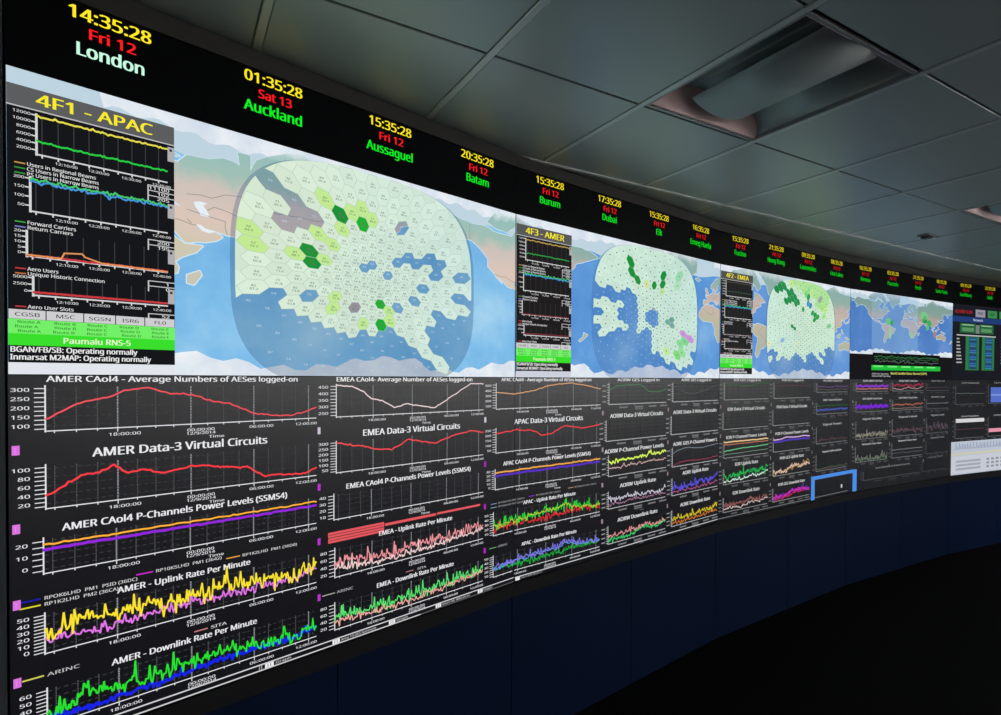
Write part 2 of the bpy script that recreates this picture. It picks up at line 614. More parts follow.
# ------------------------------------------------------------------ world clocks along the top
WHITE, GREY = (232, 232, 232), (150, 150, 150)
YEL, RED, GRN = (255, 232, 40), (250, 30, 34), (20, 240, 40)
CLOCKS = [('14:35:28', 'Fri 12', 'London', (200, 250, 225)), ('01:35:28', 'Sat 13', 'Auckland', GRN), ('15:35:28', 'Fri 12', 'Aussaguel', GRN), ('20:35:28', 'Fri 12', 'Batam', GRN),
          ('15:35:28', 'Fri 12', 'Burum', GRN), ('17:35:28', 'Fri 12', 'Dubai', GRN), ('15:35:28', 'Fri 12', 'Eik', GRN), ('16:35:28', 'Fri 12', 'Emeq Haela', GRN),
          ('15:35:28', 'Fri 12', 'Fucino', GRN), ('21:35:28', 'Fri 12', 'Hong Kong', GRN), ('09:35:28', 'Fri 12', 'Laurentides', GRN), ('08:35:28', 'Fri 12', 'Lino Lakes', GRN),
          ('16:35:28', 'Fri 12', 'Nemea', GRN), ('03:35:28', 'Fri 12', 'Paumalu', GRN), ('21:35:28', 'Fri 12', 'Perth', GRN), ('06:35:28', 'Fri 12', 'Santa Paula', GRN),
          ('09:35:28', 'Fri 12', 'Southbury', GRN), ('22:35:28', 'Fri 12', 'Subic', GRN)]
M['led'] = image_mat('led_lettering', strength=1.0)
clock_me = box_me('clock_face', 0.0002, W / 4 - 0.0002, 0.0, 0.03, 0.001, Z_TOP - Z_MAP - 0.001)
clock_me.materials.append(M['clock'])
def fade(c, k):
    return tuple(int(v * k) for v in c)
for n, (tm, dt, ct, cc) in enumerate(CLOCKS):
    k, q = divmod(n, 4)
    x, y = bay_pt(k, q * W / 4, 0.0)
    r = empty('world_clock', (x, y, Z_MAP), TH[k], 'black digital clock reading %s %s for %s' % (tm, dt, ct), 'clock', 'world clocks above the screens')
    r['_w'] = (x, y, Z_MAP); r['_t'] = TH[k]
    link('clock_face', clock_me, None, r)
    s = k + 0.1215 + 0.248 * q
    d = 1.0 - 0.22 * min(1, n / 14)  # far lettering dimmed in its colour for the slanting view
    L = Layer(); L.text(tm, s, 2.4555, 0.030, fade(YEL, d), w=0.107, align='c'); L.build('time_digits', r, M['led'])
    L = Layer(); L.text(dt, s + .002, 2.415, 0.0255, fade(RED, d), w=0.062, align='c'); L.build('date_digits', r, M['led'])
    L = Layer(); L.text(ct, s, 2.370, 0.031, fade(cc, d), align='c', stretch=0.93 if len(ct) < 9 else 0.9); L.build('city_name', r, M['led'])

# ------------------------------------------------------------------ charts on the lower screens
rnd = random.Random(5)
def interp(pts, x):
    if x <= pts[0][0]: return pts[0][1]
    for (a, b), (c, d) in zip(pts, pts[1:]):
        if x <= c:
            return b + (d - b) * (x - a) / max(1e-9, c - a)
    return pts[-1][1]
def wiggle(pts, n, amp, seed, lo=0.02):
    r = random.Random(seed)
    out = []
    p = 0
    for k in range(n + 1):
        x = k / n
        p = 0.15 * p + r.gauss(0, amp)
        sp = abs(r.gauss(0, amp)) * 1.3 if r.random() < .18 else 0
        out.append((x, max(lo, interp(pts, x) + p + sp)))
    return out
ROWZ = {1: (1.470, 1.575), 2: (1.288, 1.390), 3: (1.136, 1.219), 4: (0.947, 1.042), 5: (0.775, 0.863)}
def chart(scr, s0, s1, row, title, traces, ylab=(), tw=None, tcap=0.017, tcol=(232, 232, 235), toff=0.012, detail=2,
          axis=(225, 225, 228), plot=None, grid=(104, 106, 110), tx=None, zz=None, times=True):
    z0, z1 = zz or ROWZ[row]
    w, h = s1 - s0, z1 - z0
    L = Layer()
    if plot:
        L.rect(s0, s1, z0, z1, plot, 0.0004)
    lw = 0.0034 if detail == 2 else 0.0044
    # axes with ticks
    n = 12
    L.line([(s0, z0 - .002), (s0, z1 + .002)], lw * .9, axis)
    for k in range(n):
        L.line([(s0 + w * k / n, z0), (s0 + w * (k + 1) / n, z0)], lw * .75, axis)
    if detail >= 1:
        for k in range(2 * 8 if detail == 2 else 8):
            tt = (k + .4) / (16 if detail == 2 else 8)
            L.line([(s0 + w * tt, z0), (s0 + w * tt, z0 - (.009 if k % 4 == 3 else .005))], lw * .6, axis)
        m = max(2, 2 * len(ylab) if ylab else 8)
        for k in range(m):
            zt = z0 + h * (k + .5) / m
            L.line([(s0, zt), (s0 - .012 * (1 if detail == 2 else .7), zt)], lw * .6, axis)
    base = L.build('chart_axes', scr, M['image'])
    # labels
    T = Layer()
    tx = (s0 + s1) / 2 if tx is None else tx
    if row == 1:
        tcap, toff = min(tcap, .0140), .0105
    elif row > 3 and detail == 2:
        tcap, toff = .0155, .0095
    T.text(title, tx, z1 + toff, tcap, tcol, w=tw, align='c', stretch=1.3)
    T.build('title', base, M['image'])
    if detail >= 1:
        T = Layer()
        for k, t in enumerate(ylab):
            T.text(t, s0 - .017, z0 + h * (k + .42) / len(ylab), 0.0085, axis, align='r', stretch=1.7)
        if not ylab:
            for k in range(4):
                T.rect(s0 - .03, s0 - .013, z0 + h * (k + .4) / 4, z0 + h * (k + .4) / 4 + .007, fade(axis, .7))
        if times:
            for fx, t in ((.235, '18:00:00'), (.5, '00:00:00'), (.745, '06:00:00'), (.95, '12:00:00')):
                if detail == 2:
                    T.text(t, s0 + w * fx, z0 - .0195, 0.0075, axis, align='c', stretch=1.7 if w > .35 else 1.3)
                else:
                    T.rect(s0 + w * (fx - .07), s0 + w * (fx + .07), z0 - .021, z0 - .013, fade(axis, .62))
            if detail == 2:
                T.text('12/9/2014', s0 + w * .5, z0 - .029, 0.0075, axis, align='c', stretch=1.5)
                if row < 4:
                    T.text('Time', s0 + w * .56, z0 - .0405, 0.0075, axis, align='c', stretch=1.7)
            else:
                T.rect(s0 + w * .43, s0 + w * .57, z0 - .031, z0 - .0235, fade(axis, .55))
                T.rect(s0 + w * .53, s0 + w * .6, z0 - .043, z0 - .037, fade(axis, .45))
        T.build('scale_labels', base, M['image'], 'stuff')
    if grid and detail >= 1:
        G = Layer()
        ng = 16 if detail == 2 else 8
        for k in range(ng):
            x = s0 + w * (k + .4) / ng
            big = k % 4 == 3
            dash = 14
            for q in range(dash):
                a = z0 + h * (q + .1) / dash
                G.line([(x, a), (x, a + h * .55 / dash)], 0.0022 if not big else .0032, fade(grid, 1.35 if big else .8), 0.0006)
        for k in range(5):
            zt = z0 + h * (k + .6) / 5
            nd = 44 if detail == 2 else 24
            for q in range(nd):
                x = s0 + w * (q + .1) / nd
                G.line([(x, zt), (x + w * .5 / nd, zt)], 0.0018, fade(grid, .62), 0.0006)
        G.build('grid_lines', base, M['image'], 'stuff')
    for n_, tr in enumerate(traces):
        rgb, pts, npt, amp, width = tr
        pp = wiggle(pts, npt, amp, hash(title) % 9999 + n_ if False else len(title) * 31 + n_ * 7 + int(s0 * 100), -0.2)
        X = Layer()
        X.line([(s0 + w * x, z0 + h * y) for x, y in pp], width, rgb, 0.0012 + .0003 * (len(traces) - n_))
        X.build('trace', base, M['image'])
    return base

def flat(y): return [(0, y), (1, y)]
A, B_, C_ = (0.041, 0.4508), (0.493, 0.888), (0.932, 1.335)
A1 = [(0.007, 0.27), (0.058, 0.48), (0.101, 0.63), (0.186, 0.73), (0.233, 0.89), (0.314, 0.96), (0.376, 0.8), (0.435, 0.79), (0.49, 0.71), (0.552, 0.57), (0.618, 0.5), (0.714, 0.21), (0.801, 0.13), (0.876, 0.11), (0.939, 0.19), (1.0, 0.33)]
A2 = [(0.006, 0.32), (0.047, 0.46), (0.1, 0.69), (0.159, 0.74), (0.195, 0.87), (0.247, 0.65), (0.301, 0.7), (0.363, 0.55), (0.428, 0.63), (0.501, 0.66), (0.617, 0.52), (0.685, 0.49), (0.756, 0.18), (0.83, 0.17), (0.939, 0.09), (1.0, 0.25)]
B1 = [(0.002, 1.0), (0.092, 0.93), (0.156, 0.76), (0.196, 0.56), (0.265, 0.46), (0.35, 0.22), (0.423, 0.34), (0.498, 0.27), (0.617, 0.15), (0.691, 0.38), (0.793, 0.69), (0.899, 1.02), (1.0, 1.0)]
B2 = [(0.002, 0.96), (0.105, 0.82), (0.17, 0.77), (0.224, 0.65), (0.336, 0.57), (0.438, 0.88), (0.53, 0.75), (0.618, 0.64), (0.759, 0.89), (0.901, 0.99), (1.0, 0.89)]
C1 = [(0.004, 0.65), (0.166, 0.58), (0.329, 0.7), (0.475, 0.92), (0.683, 1.02), (0.848, 0.91), (0.993, 0.73)]
C2 = [(0.005, 0.78), (0.167, 0.88), (0.331, 0.79), (0.404, 0.56), (0.491, 0.59), (0.633, 0.92), (0.795, 0.74), (0.996, 0.84)]
UPL = [(0, .38), (.02, .45), (.1, .68), (.19, .58), (.31, .6), (.43, .55), (.6, .6), (.76, .48), (.9, .36), (1, .62)]
UPL2 = [(0, .32), (.02, .31), (.15, .27), (.31, .36), (.43, .38), (.6, .34), (.76, .33), (.9, .3), (1, .48)]
DNL = [(0, .3), (.08, .45), (.11, .62), (.19, .5), (.31, .45), (.43, .5), (.6, .5), (.76, .36), (.9, .28), (1, .42)]
DNL2 = [(0, .2), (.15, .15), (.31, .2), (.6, .26), (.9, .24), (1, .36)]
EUP = [(0, .45), (.1, .48), (.3, .34), (.44, .42), (.73, .45), (1, .62)]
EUP2 = [(0, .34), (.1, .22), (.3, .18), (.44, .18), (.73, .3), (1, .44)]
CUP = [(0, .4), (.17, .48), (.33, .55), (.55, .62), (.64, .78), (.8, .5), (1, .4)]
CUP2 = [(0, .33), (.17, .3), (.33, .27), (.64, .33), (.8, .37), (1, .3)]
SR = (232, 84, 92)
s = LO[0]
chart(s, *A, 1, 'AMER CAol4 - Average Numbers of AESes logged-on', [(SR, A1, 90, .008, .0038)], ('100', '150', '200', '250', '300'), tw=.372, tx=.228)
chart(s, *A, 2, 'AMER Data-3 Virtual Circuits', [((245, 62, 70), A2, 110, .012, .0045)], ('20', '40', '60', '80', '100'), tw=.261, tcap=.021, tx=.226)
chart(s, .038, .4508, 3, 'AMER CAol4 P-Channels Power Levels (SSMS4)', [((255, 176, 60), flat(.82), 70, .010, .0045), ((146, 40, 220), flat(.68), 70, .008, .0068)], ('0', '10', '20'), tw=.334, tx=.226)
chart(s, .039, .4508, 4, 'AMER - Uplink Rate Per Minute', [((250, 226, 50), UPL, 230, .125, .0040), ((226, 118, 232), UPL2, 220, .07, .0036)], ('0', '10', '20', '30', '40', '50'), tw=.20, tx=.226)
chart(s, .041, .4508, 5, 'AMER - Downlink Rate Per Minute', [((40, 222, 50), DNL, 230, .11, .0040), ((24, 36, 226), DNL2, 240, .05, .0062)], ('20', '30', '40', '50', '60'), tw=.219, tx=.228)
chart(s, *B_, 1, 'EMEA CAol4- Average Number of AESes logged-on', [((236, 216, 216), B1, 90, .008, .0038)], ('250', '300', '350', '400', '450'), tw=.36, tcap=.015, tx=.672, tcol=(240, 240, 240))
chart(s, *B_, 2, 'EMEA Data-3 Virtual Circuits', [((236, 78, 84), B2, 90, .010, .0043)], ('50', '100', '150', '200', '250', '300'), tw=.262, tcap=.021, tx=.682)
chart(s, .488, .888, 3, 'EMEA CAol4 P-Channels Power Levels (SSMS4)', [], ('10', '20', '30', '40'), tw=.333, tx=.68)
chart(s, .490, .888, 4, 'EMEA - Uplink Rate Per Minute', [((238, 206, 206), EUP2, 200, .06, .0040), ((236, 150, 156), EUP, 220, .11, .0038)], ('20', '40', '60', '80'), tw=.20, tx=.69)
chart(s, .490, .888, 5, 'EMEA - Downlink Rate Per Minute', [((236, 170, 158), EUP2, 200, .06, .0038), ((88, 222, 110), EUP, 220, .11, .0042)], ('20', '40', '60', '80'), tw=.21, tx=.69)
s = LO[1]
chart(s, *C_, 1, 'APAC CAol4 - Average Number of AESes logged-on', [((226, 168, 120), C1, 70, .008, .0038)], ('100', '200', '300', '400', '500'), tw=.345, tcap=.015, tx=1.122)
chart(s, *C_, 2, 'APAC Data-3 Virtual Circuits', [((238, 70, 74), C2, 80, .012, .0045)], ('50', '100', '150', '200', '250'), tw=.262, tcap=.021, tx=1.128)
chart(s, .930, 1.335, 3, 'APAC CAol4 P-Channels Power Levels (SSMS4)', [((236, 164, 80), flat(.84), 50, .012, .0065), ((88, 50, 196), flat(.67), 50, .012, .0085)], ('0', '10', '20', '30', '40'), tw=.335, tx=1.125)
chart(s, .924, 1.335, 4, 'APAC - Uplink Rate Per Minute', [((196, 196, 60), [(x, y * .95) for x, y in CUP], 80, .05, .0036), ((40, 214, 60), CUP, 190, .12, .0040), ((226, 50, 54), CUP2, 190, .08, .0040)], ('10', '20', '30', '40', '50'), tw=.20, tx=1.13)
chart(s, .924, 1.335, 5, 'APAC - Downlink Rate Per Minute', [((126, 120, 226), CUP, 190, .10, .0040), ((90, 150, 220), [(x, y * .9) for x, y in CUP], 60, .05, .004), ((30, 170, 60), CUP2, 190, .07, .0042)], ('10', '20', '30', '40', '50'), tw=.21, tx=1.13)
D, E_ = (1.374, 1.667), (1.705, 1.992)
D1 = [(0.039, 0.71), (0.119, 0.88), (0.327, 0.92), (0.522, 0.94), (0.681, 0.58), (0.843, 0.54), (0.987, 0.68)]
E1 = [(0.055, 0.82), (0.211, 0.51), (0.453, 0.4), (0.734, 0.63), (0.939, 0.87)]
ax2 = (186, 188, 190)
TC = (224, 226, 226)
def ser(*a): return list(zip([k / (len(a) - 1) for k in range(len(a))], a))
kw = dict(detail=1, axis=ax2, tcol=TC, grid=(58, 60, 64))
chart(s, *D, 1, 'AORW GES Logged in', [((78, 128, 84), D1, 40, .008, .0045)], tw=.215, tcap=.018, **kw)
chart(s, 1.362, 1.667, 2, 'AORW Data-3 Virtual Circuits', [], tw=.27, tcap=.020, **kw)
chart(s, *D, 3, 'AORW P-Channel Power Levels', [((212, 240, 96), ser(.72, .66, .78, .74, .8, .82, .84, .86), 60, .05, .008), ((206, 170, 170), ser(.4, .36, .42, .4, .46, .5, .44, .5), 60, .045, .0045)], tw=.30, tcap=.020, tx=1.505, zz=(1.112, 1.215), **kw)
chart(s, *D, 4, 'AORW Uplink Rate', [((210, 206, 222), ser(.5, .6, .55, .5, .55, .52, .5, .4, .65), 110, .08, .0046), ((168, 120, 150), ser(.25, .2, .3, .25, .3, .25), 80, .05, .0040)], tw=.185, tcap=.019, zz=(.950, 1.035), **kw)
chart(s, *D, 5, 'AORW Downlink Rate', [((226, 150, 150), ser(.4, .5, .48, .5, .62, .55, .5, .6), 110, .08, .0046), ((60, 206, 110), ser(.15, .2, .25, .22, .5, .4, .35, .48), 110, .06, .0046)], tw=.205, tcap=.019, **kw)
chart(s, *E_, 1, 'AORE GES Logged in', [((84, 92, 96), E1, 30, .006, .0045)], tw=.19, tcap=.018, **kw)
chart(s, 1.697, 1.992, 2, 'AORE Data-3 Virtual Circuits', [], tw=.275, tcap=.019, **kw)
chart(s, *E_, 3, 'AORE GES P-Channel Power L', [((110, 124, 132), ser(.72, .9, .95, .86, .84, .9, .97), 40, .006, .005), ((150, 60, 84), ser(.05, .2, .24, .18, .16, .2, .24), 40, .01, .0045)], tw=.28, tcap=.019, zz=(1.107, 1.212), **kw)
chart(s, *E_, 4, 'AORE Uplink Rate', [((92, 84, 216), ser(.45, .4, .42, .5, .55, .52, .8), 110, .085, .0060), ((190, 90, 150), ser(.2, .25, .2, .22, .28, .3), 50, .05, .004)], tw=.165, tcap=.019, **kw)
chart(s, *E_, 5, 'AORE Downlink Rate', [((216, 196, 50), ser(.45, .5, .4, .5, .55, .5, .85), 110, .08, .0050), ((214, 120, 50), ser(.15, .2, .22, .2, .3, .3), 80, .05, .0050)], tw=.19, tcap=.019, **kw)
s = LO[2]
F_, G_, H_ = (2.033, 2.325), (2.366, 2.648), (2.706, 2.985)
kw = dict(detail=1, axis=(150, 153, 152), tcol=(206, 208, 206), grid=(56, 58, 58))
chart(s, *F_, 1, 'IOR GES Logged in', [((64, 108, 66), ser(.95, .92, .8, .85, .98, .97), 30, .006, .0045)], tw=.18, tcap=.018, **kw)
chart(s, 2.026, 2.325, 2, 'IOR Data-3 Virtual Circuits', [], tw=.25, tcap=.019, **kw)
chart(s, *F_, 3, 'IOR P-Channel Power Levels', [((226, 196, 140), flat(.93), 30, .01, .008), ((196, 120, 90), flat(.78), 30, .006, .005), ((96, 176, 120), ser(.4, .45, .5, .5, .52, .55), 30, .006, .007), ((110, 140, 116), ser(.2, .22, .25, .26), 30, .006, .004)], tw=.27, tcap=.019, zz=(1.11, 1.215), **kw)
chart(s, *F_, 4, 'IOR Uplink Rate', [((44, 176, 84), ser(.55, .5, .6, .65, .6, .75), 110, .12, .0062), ((216, 240, 226), ser(.15, .25, .18, .35, .3, .5), 70, .05, .0058)], tw=.155, tcap=.020, **kw)
chart(s, *F_, 5, 'IOR Downlink Rate', [((150, 96, 96), ser(.5, .45, .5, .55, .5, .6), 100, .1, .0050), ((226, 206, 200), ser(.2, .25, .2, .35, .35, .5), 70, .05, .0045)], tw=.18, tcap=.020, **kw)
chart(s, *G_, 1, 'POR GES Logged in', [((92, 62, 68), ser(.8, .82, .8, .78), 20, .005, .004)], tw=.17, tcap=.018, **kw)
chart(s, 2.36, 2.648, 2, 'POR Data-3 Virtual Circuits', [], tw=.24, tcap=.019, **kw)
chart(s, *G_, 3, 'POR P-Channel Power Levels', [((208, 168, 222), ser(.82, .8, .92, .9, .88, .92, .86), 40, .01, .008), ((80, 60, 176), ser(.66, .66, .72, .74, .7, .72, .68), 40, .01, .012)], tw=.26, tcap=.019, zz=(1.11, 1.21), **kw)
chart(s, *G_, 4, 'POR GES Uplink Rate', [((226, 190, 170), ser(.2, .25, .2, .55, .5, .55, .6), 100, .09, .0060), ((190, 160, 80), ser(.15, .2, .3, .5, .5, .6, .7), 40, .1, .0045)], tw=.19, tcap=.019, **kw)
chart(s, *G_, 5, 'POR GES Downlink Rate', [((206, 50, 176), ser(.3, .3, .35, .55, .6, .55, .6), 100, .08, .0070), ((110, 50, 190), ser(.2, .3, .35, .65, .6, .6, .7), 50, .1, .0055), ((196, 40, 80), ser(.12, .15, .3, .45, .45, .45), 50, .05, .006)], tw=.21, tcap=.019, **kw)
def small(scr, s0, s1, z0, z1, title, traces, dim=1.0, det=1, tcap=.017):
    chart(scr, s0, s1, 1, title, traces, tw=(s1 - s0) * .62, tcap=tcap, zz=(z0, z1), detail=det, axis=fade((128, 130, 134), dim),
          tcol=fade((190, 192, 194), dim), grid=fade((50, 52, 54), dim))
small(s, *H_, 1.505, 1.572, 'PAC AMER Channel Util', [((110, 84, 132), flat(.6), 30, .04, .005), ((96, 92, 96), flat(.3), 30, .03, .004)])
small(s, *H_, 1.345, 1.43, 'APAC Total Utilisation', [((40, 92, 60), flat(.72), 20, .01, .006), ((70, 92, 176), flat(.36), 40, .04, .010)])
small(s, *H_, 1.13, 1.25, 'Signal Power', [((96, 72, 76), flat(.2), 60, .06, .005)])
small(s, *H_, .93, 1.05, 'Network Traffic Load Rate', [((50, 96, 56), flat(.16), 40, .03, .005), ((120, 62, 92), flat(.10), 40, .03, .004)])
s = LO[3]
I_, J_, K_ = (3.06, 3.34), (3.385, 3.685), (3.727, 3.965)
small(s, *I_, 1.505, 1.572, 'BGAN AMER CAol Rate', [((132, 60, 190), flat(.62), 30, .05, .016), ((190, 110, 110), flat(.3), 30, .03, .008)])
small(s, *J_, 1.505, 1.572, 'BGAN EMEA CAol Rate', [((150, 50, 74), flat(.72), 30, .08, .012), ((196, 150, 150), ser(.35, .2, .5, .25, .5), 30, .05, .005)])
small(s, *K_, 1.505, 1.572, 'BGAN APAC CAol', [((80, 70, 84), flat(.4), 20, .02, .004)], .7)
small(s, *I_, 1.345, 1.43, 'IOR AMER Total Rate', [((116, 44, 206), flat(.45), 40, .06, .022)])
small(s, *J_, 1.345, 1.43, 'IOR EMEA Total Rate', [((176, 100, 84), flat(.55), 30, .05, .008), ((140, 120, 116), flat(.2), 30, .03, .005)])
small(s, *K_, 1.345, 1.43, 'IOR APAC Total', [((110, 110, 112), flat(.55), 20, .01, .006)], .8)
small(s, *I_, 1.13, 1.27, 'Signal Quality', [((150, 144, 140), flat(.22), 90, .10, .005), ((120, 128, 84), flat(.16), 60, .06, .005)])
small(s, *J_, 1.13, 1.27, 'Signal Level', [((110, 84, 92), flat(.3), 90, .09, .005)])
small(s, *K_, 1.13, 1.27, 'Signal Load', [((96, 84, 96), flat(.35), 90, .12, .005)], .85)
small(s, *I_, .95, 1.07, 'Network Data Rate', [((130, 130, 124), flat(.2), 60, .12, .005), ((60, 120, 70), flat(.14), 40, .06, .004)])
small(s, *J_, .95, 1.07, 'Network Voice Rate', [((116, 116, 118), flat(.55), 20, .01, .006), ((100, 100, 104), flat(.3), 20, .02, .004)])
small(s, *K_, .95, 1.07, 'Network Total', [], .7)
small(s, 3.13, 3.66, .80, .87, 'Total Utilisation of Network Capacity', [], .7)
small(s, 3.69, 3.965, .80, .90, 'Capacity Totals', [], .6)
s = LO[4]
L_, M_ = (4.04, 4.33), (4.375, 4.67)
small(s, *L_, 1.375, 1.555, 'CCP Channels', [((86, 96, 90), flat(.55), 20, .01, .006)], .8)
small(s, *M_, 1.375, 1.555, 'CCP Carriers', [], .8)
small(s, *L_, 1.06, 1.245, 'Control Channel Rate', [((84, 60, 66), flat(.45), 20, .01, .006)], .9)
small(s, *M_, 1.06, 1.245, 'Control Carrier Rate', [], .9)
X = Layer()
X.rect(4.045, 4.33, 1.205, 1.24, (214, 212, 214), .0022)
X.build('white_band', s, M['panel'])
X = Layer()
X.rect(4.395, 4.67, 1.385, 1.53, (86, 110, 196), .0022)
X.rect(4.395, 4.67, 1.45, 1.463, (130, 150, 226), .0026)
X.build('blue_block', s, M['panel'])
X = Layer()
X.rect(4.38, 4.67, 1.10, 1.135, (226, 150, 170), .0022)
X.build('pink_band', s, M['panel'])
X = Layer()
X.rect(4.003, 4.998, .7245, 1.03, (186, 194, 208), .0018)
X.rect(4.003, 4.998, .905, .925, (204, 200, 176), .0022)
X.rect(4.003, 4.998, .735, .895, (198, 202, 212), .0022)
for q in range(60):
    x = 4.03 + q * .016
    X.rect(x, x + .008, .955, .955 + .012 + .05 * abs(math.sin(q * 1.7)), (140, 152, 176), .0026)
for q in range(3):
    X.rect(4.05, 4.3, .765 + q * .035, .785 + q * .035, (160, 166, 178), .0026)
    for p in range(12):
        X.rect(4.36 + p * .05, 4.39 + p * .05, .765 + q * .035, .785 + q * .035, (140, 146, 158), .0026)
X.build('white_window', s, M['panel'])

# red alarm bars, legends, markers and the task bar
def piece(scr, name, f, mat='image', kind=None):
    X = Layer(); f(X); return X.build(name, scr, M[mat], kind)
def bars(X):
    X.rect(.4758, .604, 1.080, 1.0965, (222, 88, 94)); X.rect(.4758, .604, 1.0615, 1.078, (222, 88, 94))
    X.rect(.606, .742, 1.081, 1.0905, (222, 88, 94)); X.rect(.745, .879, 1.083, 1.091, (222, 88, 94))
    X.line([(.478, 1.088), (.6, 1.088)], .0018, (120, 40, 44), .0016)
    X.line([(.478, 1.07), (.6, 1.07)], .0018, (120, 40, 44), .0016)
piece(LO[0], 'alarm_bars', bars)
def legA(X):
    for s0, z, c, t, w_ in ((.012, 1.0745, (30, 30, 170), 'RPOK6LHD  PM1  PSID (36DC)', .115), (.012, 1.0600, (214, 206, 50), 'RP1K2LHD  PM2 (36CA)', .09), (.152, 1.0845, (190, 40, 200), 'RP10K5LHD  PM1 (3642)', .10), (.286, 1.0785, (214, 150, 60), 'RP1K2LHD  PM1 (36D0)', .10)):
        X.line([(s0, z + .004), (s0 + .022, z + .004)], .0035, c)
        X.text(t, s0 + .026, z, .0082, (206, 206, 206), w=w_)
    X.line([(.014, .896), (.037, .896)], .0035, (206, 206, 90)); X.text('ARINC', .041, .892, .0085, (190, 190, 190), stretch=1.75)
    X.line([(.235, .899), (.255, .899)], .0035, (190, 120, 120)); X.text('SITA', .26, .895, .0085, (210, 210, 210), stretch=1.7)
piece(LO[0], 'legend', legA, kind='stuff')
def legB(X):
    X.line([(.464, .897), (.49, .897)], .003, (170, 170, 160)); X.text('ARINC', .494, .893, .009, (170, 170, 170), stretch=1.6)
    X.line([(.66, .899), (.68, .899)], .003, (170, 120, 120)); X.text('SITA', .69, .895, .0085, (190, 190, 190), stretch=1.6)
piece(LO[0], 'legend', legB, kind='stuff')
def legC(X):
    for s0, z, c in ((.915, 1.075, (120, 150, 176)), (.915, 1.06, (110, 160, 176)), (1.05, 1.078, (130, 60, 200)), (1.2, 1.085, (190, 150, 100))):
        X.line([(s0, z + .004), (s0 + .02, z + .004)], .003, c)
        X.text('RP10K6LHD PM1 (36DC)', s0 + .025, z, .0075, (150, 150, 150), stretch=1.3)
    X.line([(.91, .897), (.935, .897)], .003, (90, 170, 90)); X.text('ARINC', .94, .893, .009, (150, 150, 150), stretch=1.5)
piece(LO[1], 'legend', legC, kind='stuff')
for k, (s0, c, wd) in enumerate(((.0085, (216, 116, 220), .0085), (.4565, (176, 50, 190), .006), (.8945, (160, 40, 176), .007), (1.346, (150, 130, 150), .008), (1.678, (140, 120, 130), .007), (2.01, (130, 110, 120), .007), (2.345, (120, 120, 120), .006), (2.668, (110, 110, 110), .006), (3.03, (120, 120, 124), .006), (3.36, (120, 120, 124), .006), (3.70, (110, 110, 112), .006))):
    for z in (1.429, 1.249, 1.075, .896):
        cc = c if not (k < 3 and z == 1.429 and k > 0) else (200, 190, 206)
        piece(LO[min(4, int(s0))], 'marker', lambda X: (X.rect(s0 - wd / 2, s0 + wd / 2, z - .011, z + .011, cc, .002), X.line([(s0 - wd * .1, z - .006), (s0 - wd * .1, z + .006)], .002, fade(cc, 1.12) if max(cc) < 225 else WHITE, .0024)))
def tb(X):
    for a, b, z, c in ((.002, .997, .7445, (206, 206, 208)), (.002, .70, .7275, (206, 206, 208)), (.70, .997, .7275, (90, 90, 92))):
        n = 10
        X.line([(a + (b - a) * q / n, z) for q in range(n + 1)], .0038, c)
    for s0, t in ((.352, 'Graph'), (.485, 'Area 10 GES Summary'), (.616, 'Graph'), (.742, 'Area 6 EIK, MBurum Co'), (.872, 'Graph')):
        X.rect(s0, s0 + .016, .7295, .7425, (236, 236, 236), .0016)
        X.line([(s0 + .005, .732), (s0 + .005, .740)], .002, (40, 40, 40), .002)
        X.line([(s0 + .010, .732), (s0 + .010, .740)], .002, (40, 40, 40), .002)
        X.text(t, s0 + .019, .7325, .0075, (200, 200, 200), stretch=1.6 if len(t) < 8 else 1.2)
    for s0 in (.342, .346):
        X.line([(s0, .728), (s0, .744)], .002, (190, 190, 190))
piece(LO[0], 'task_bar', tb)
def tb2(X):
    n = 10
    X.line([(1.003 + .994 * q / n, .7425) for q in range(n + 1)], .0045, (196, 198, 200))
    X.rect(1.004, 1.02, .7275, .7405, (230, 230, 230), .0016)
    X.text('Area 3 APAC Burum To', 1.024, .731, .0075, (170, 170, 170), stretch=1.1)
piece(LO[1], 'task_bar', tb2)
def tb3(X):
    n = 10
    X.line([(2.003 + .994 * q / n, .7425) for q in range(n + 1)], .0045, (120, 122, 124))
piece(LO[2], 'task_bar', tb3)
def bf(X):
    c = (76, 140, 226)
    X.rect(2.664, 2.694, .7275, .872, c, .003); X.rect(2.664, 2.9995, .872, .898, c, .003)
def bf2(X):
    c = (76, 140, 226)
    X.rect(3.0005, 3.07, .872, .898, c, .003); X.rect(3.036, 3.07, .7275, .872, c, .003)
piece(LO[2], 'blue_window_frame', bf, 'panel')
piece(LO[3], 'blue_window_frame', bf2, 'panel')
piece(LO[2], 'cursor_mark', lambda X: X.rect(2.93, 2.942, .775, .80, (210, 212, 210), .003))

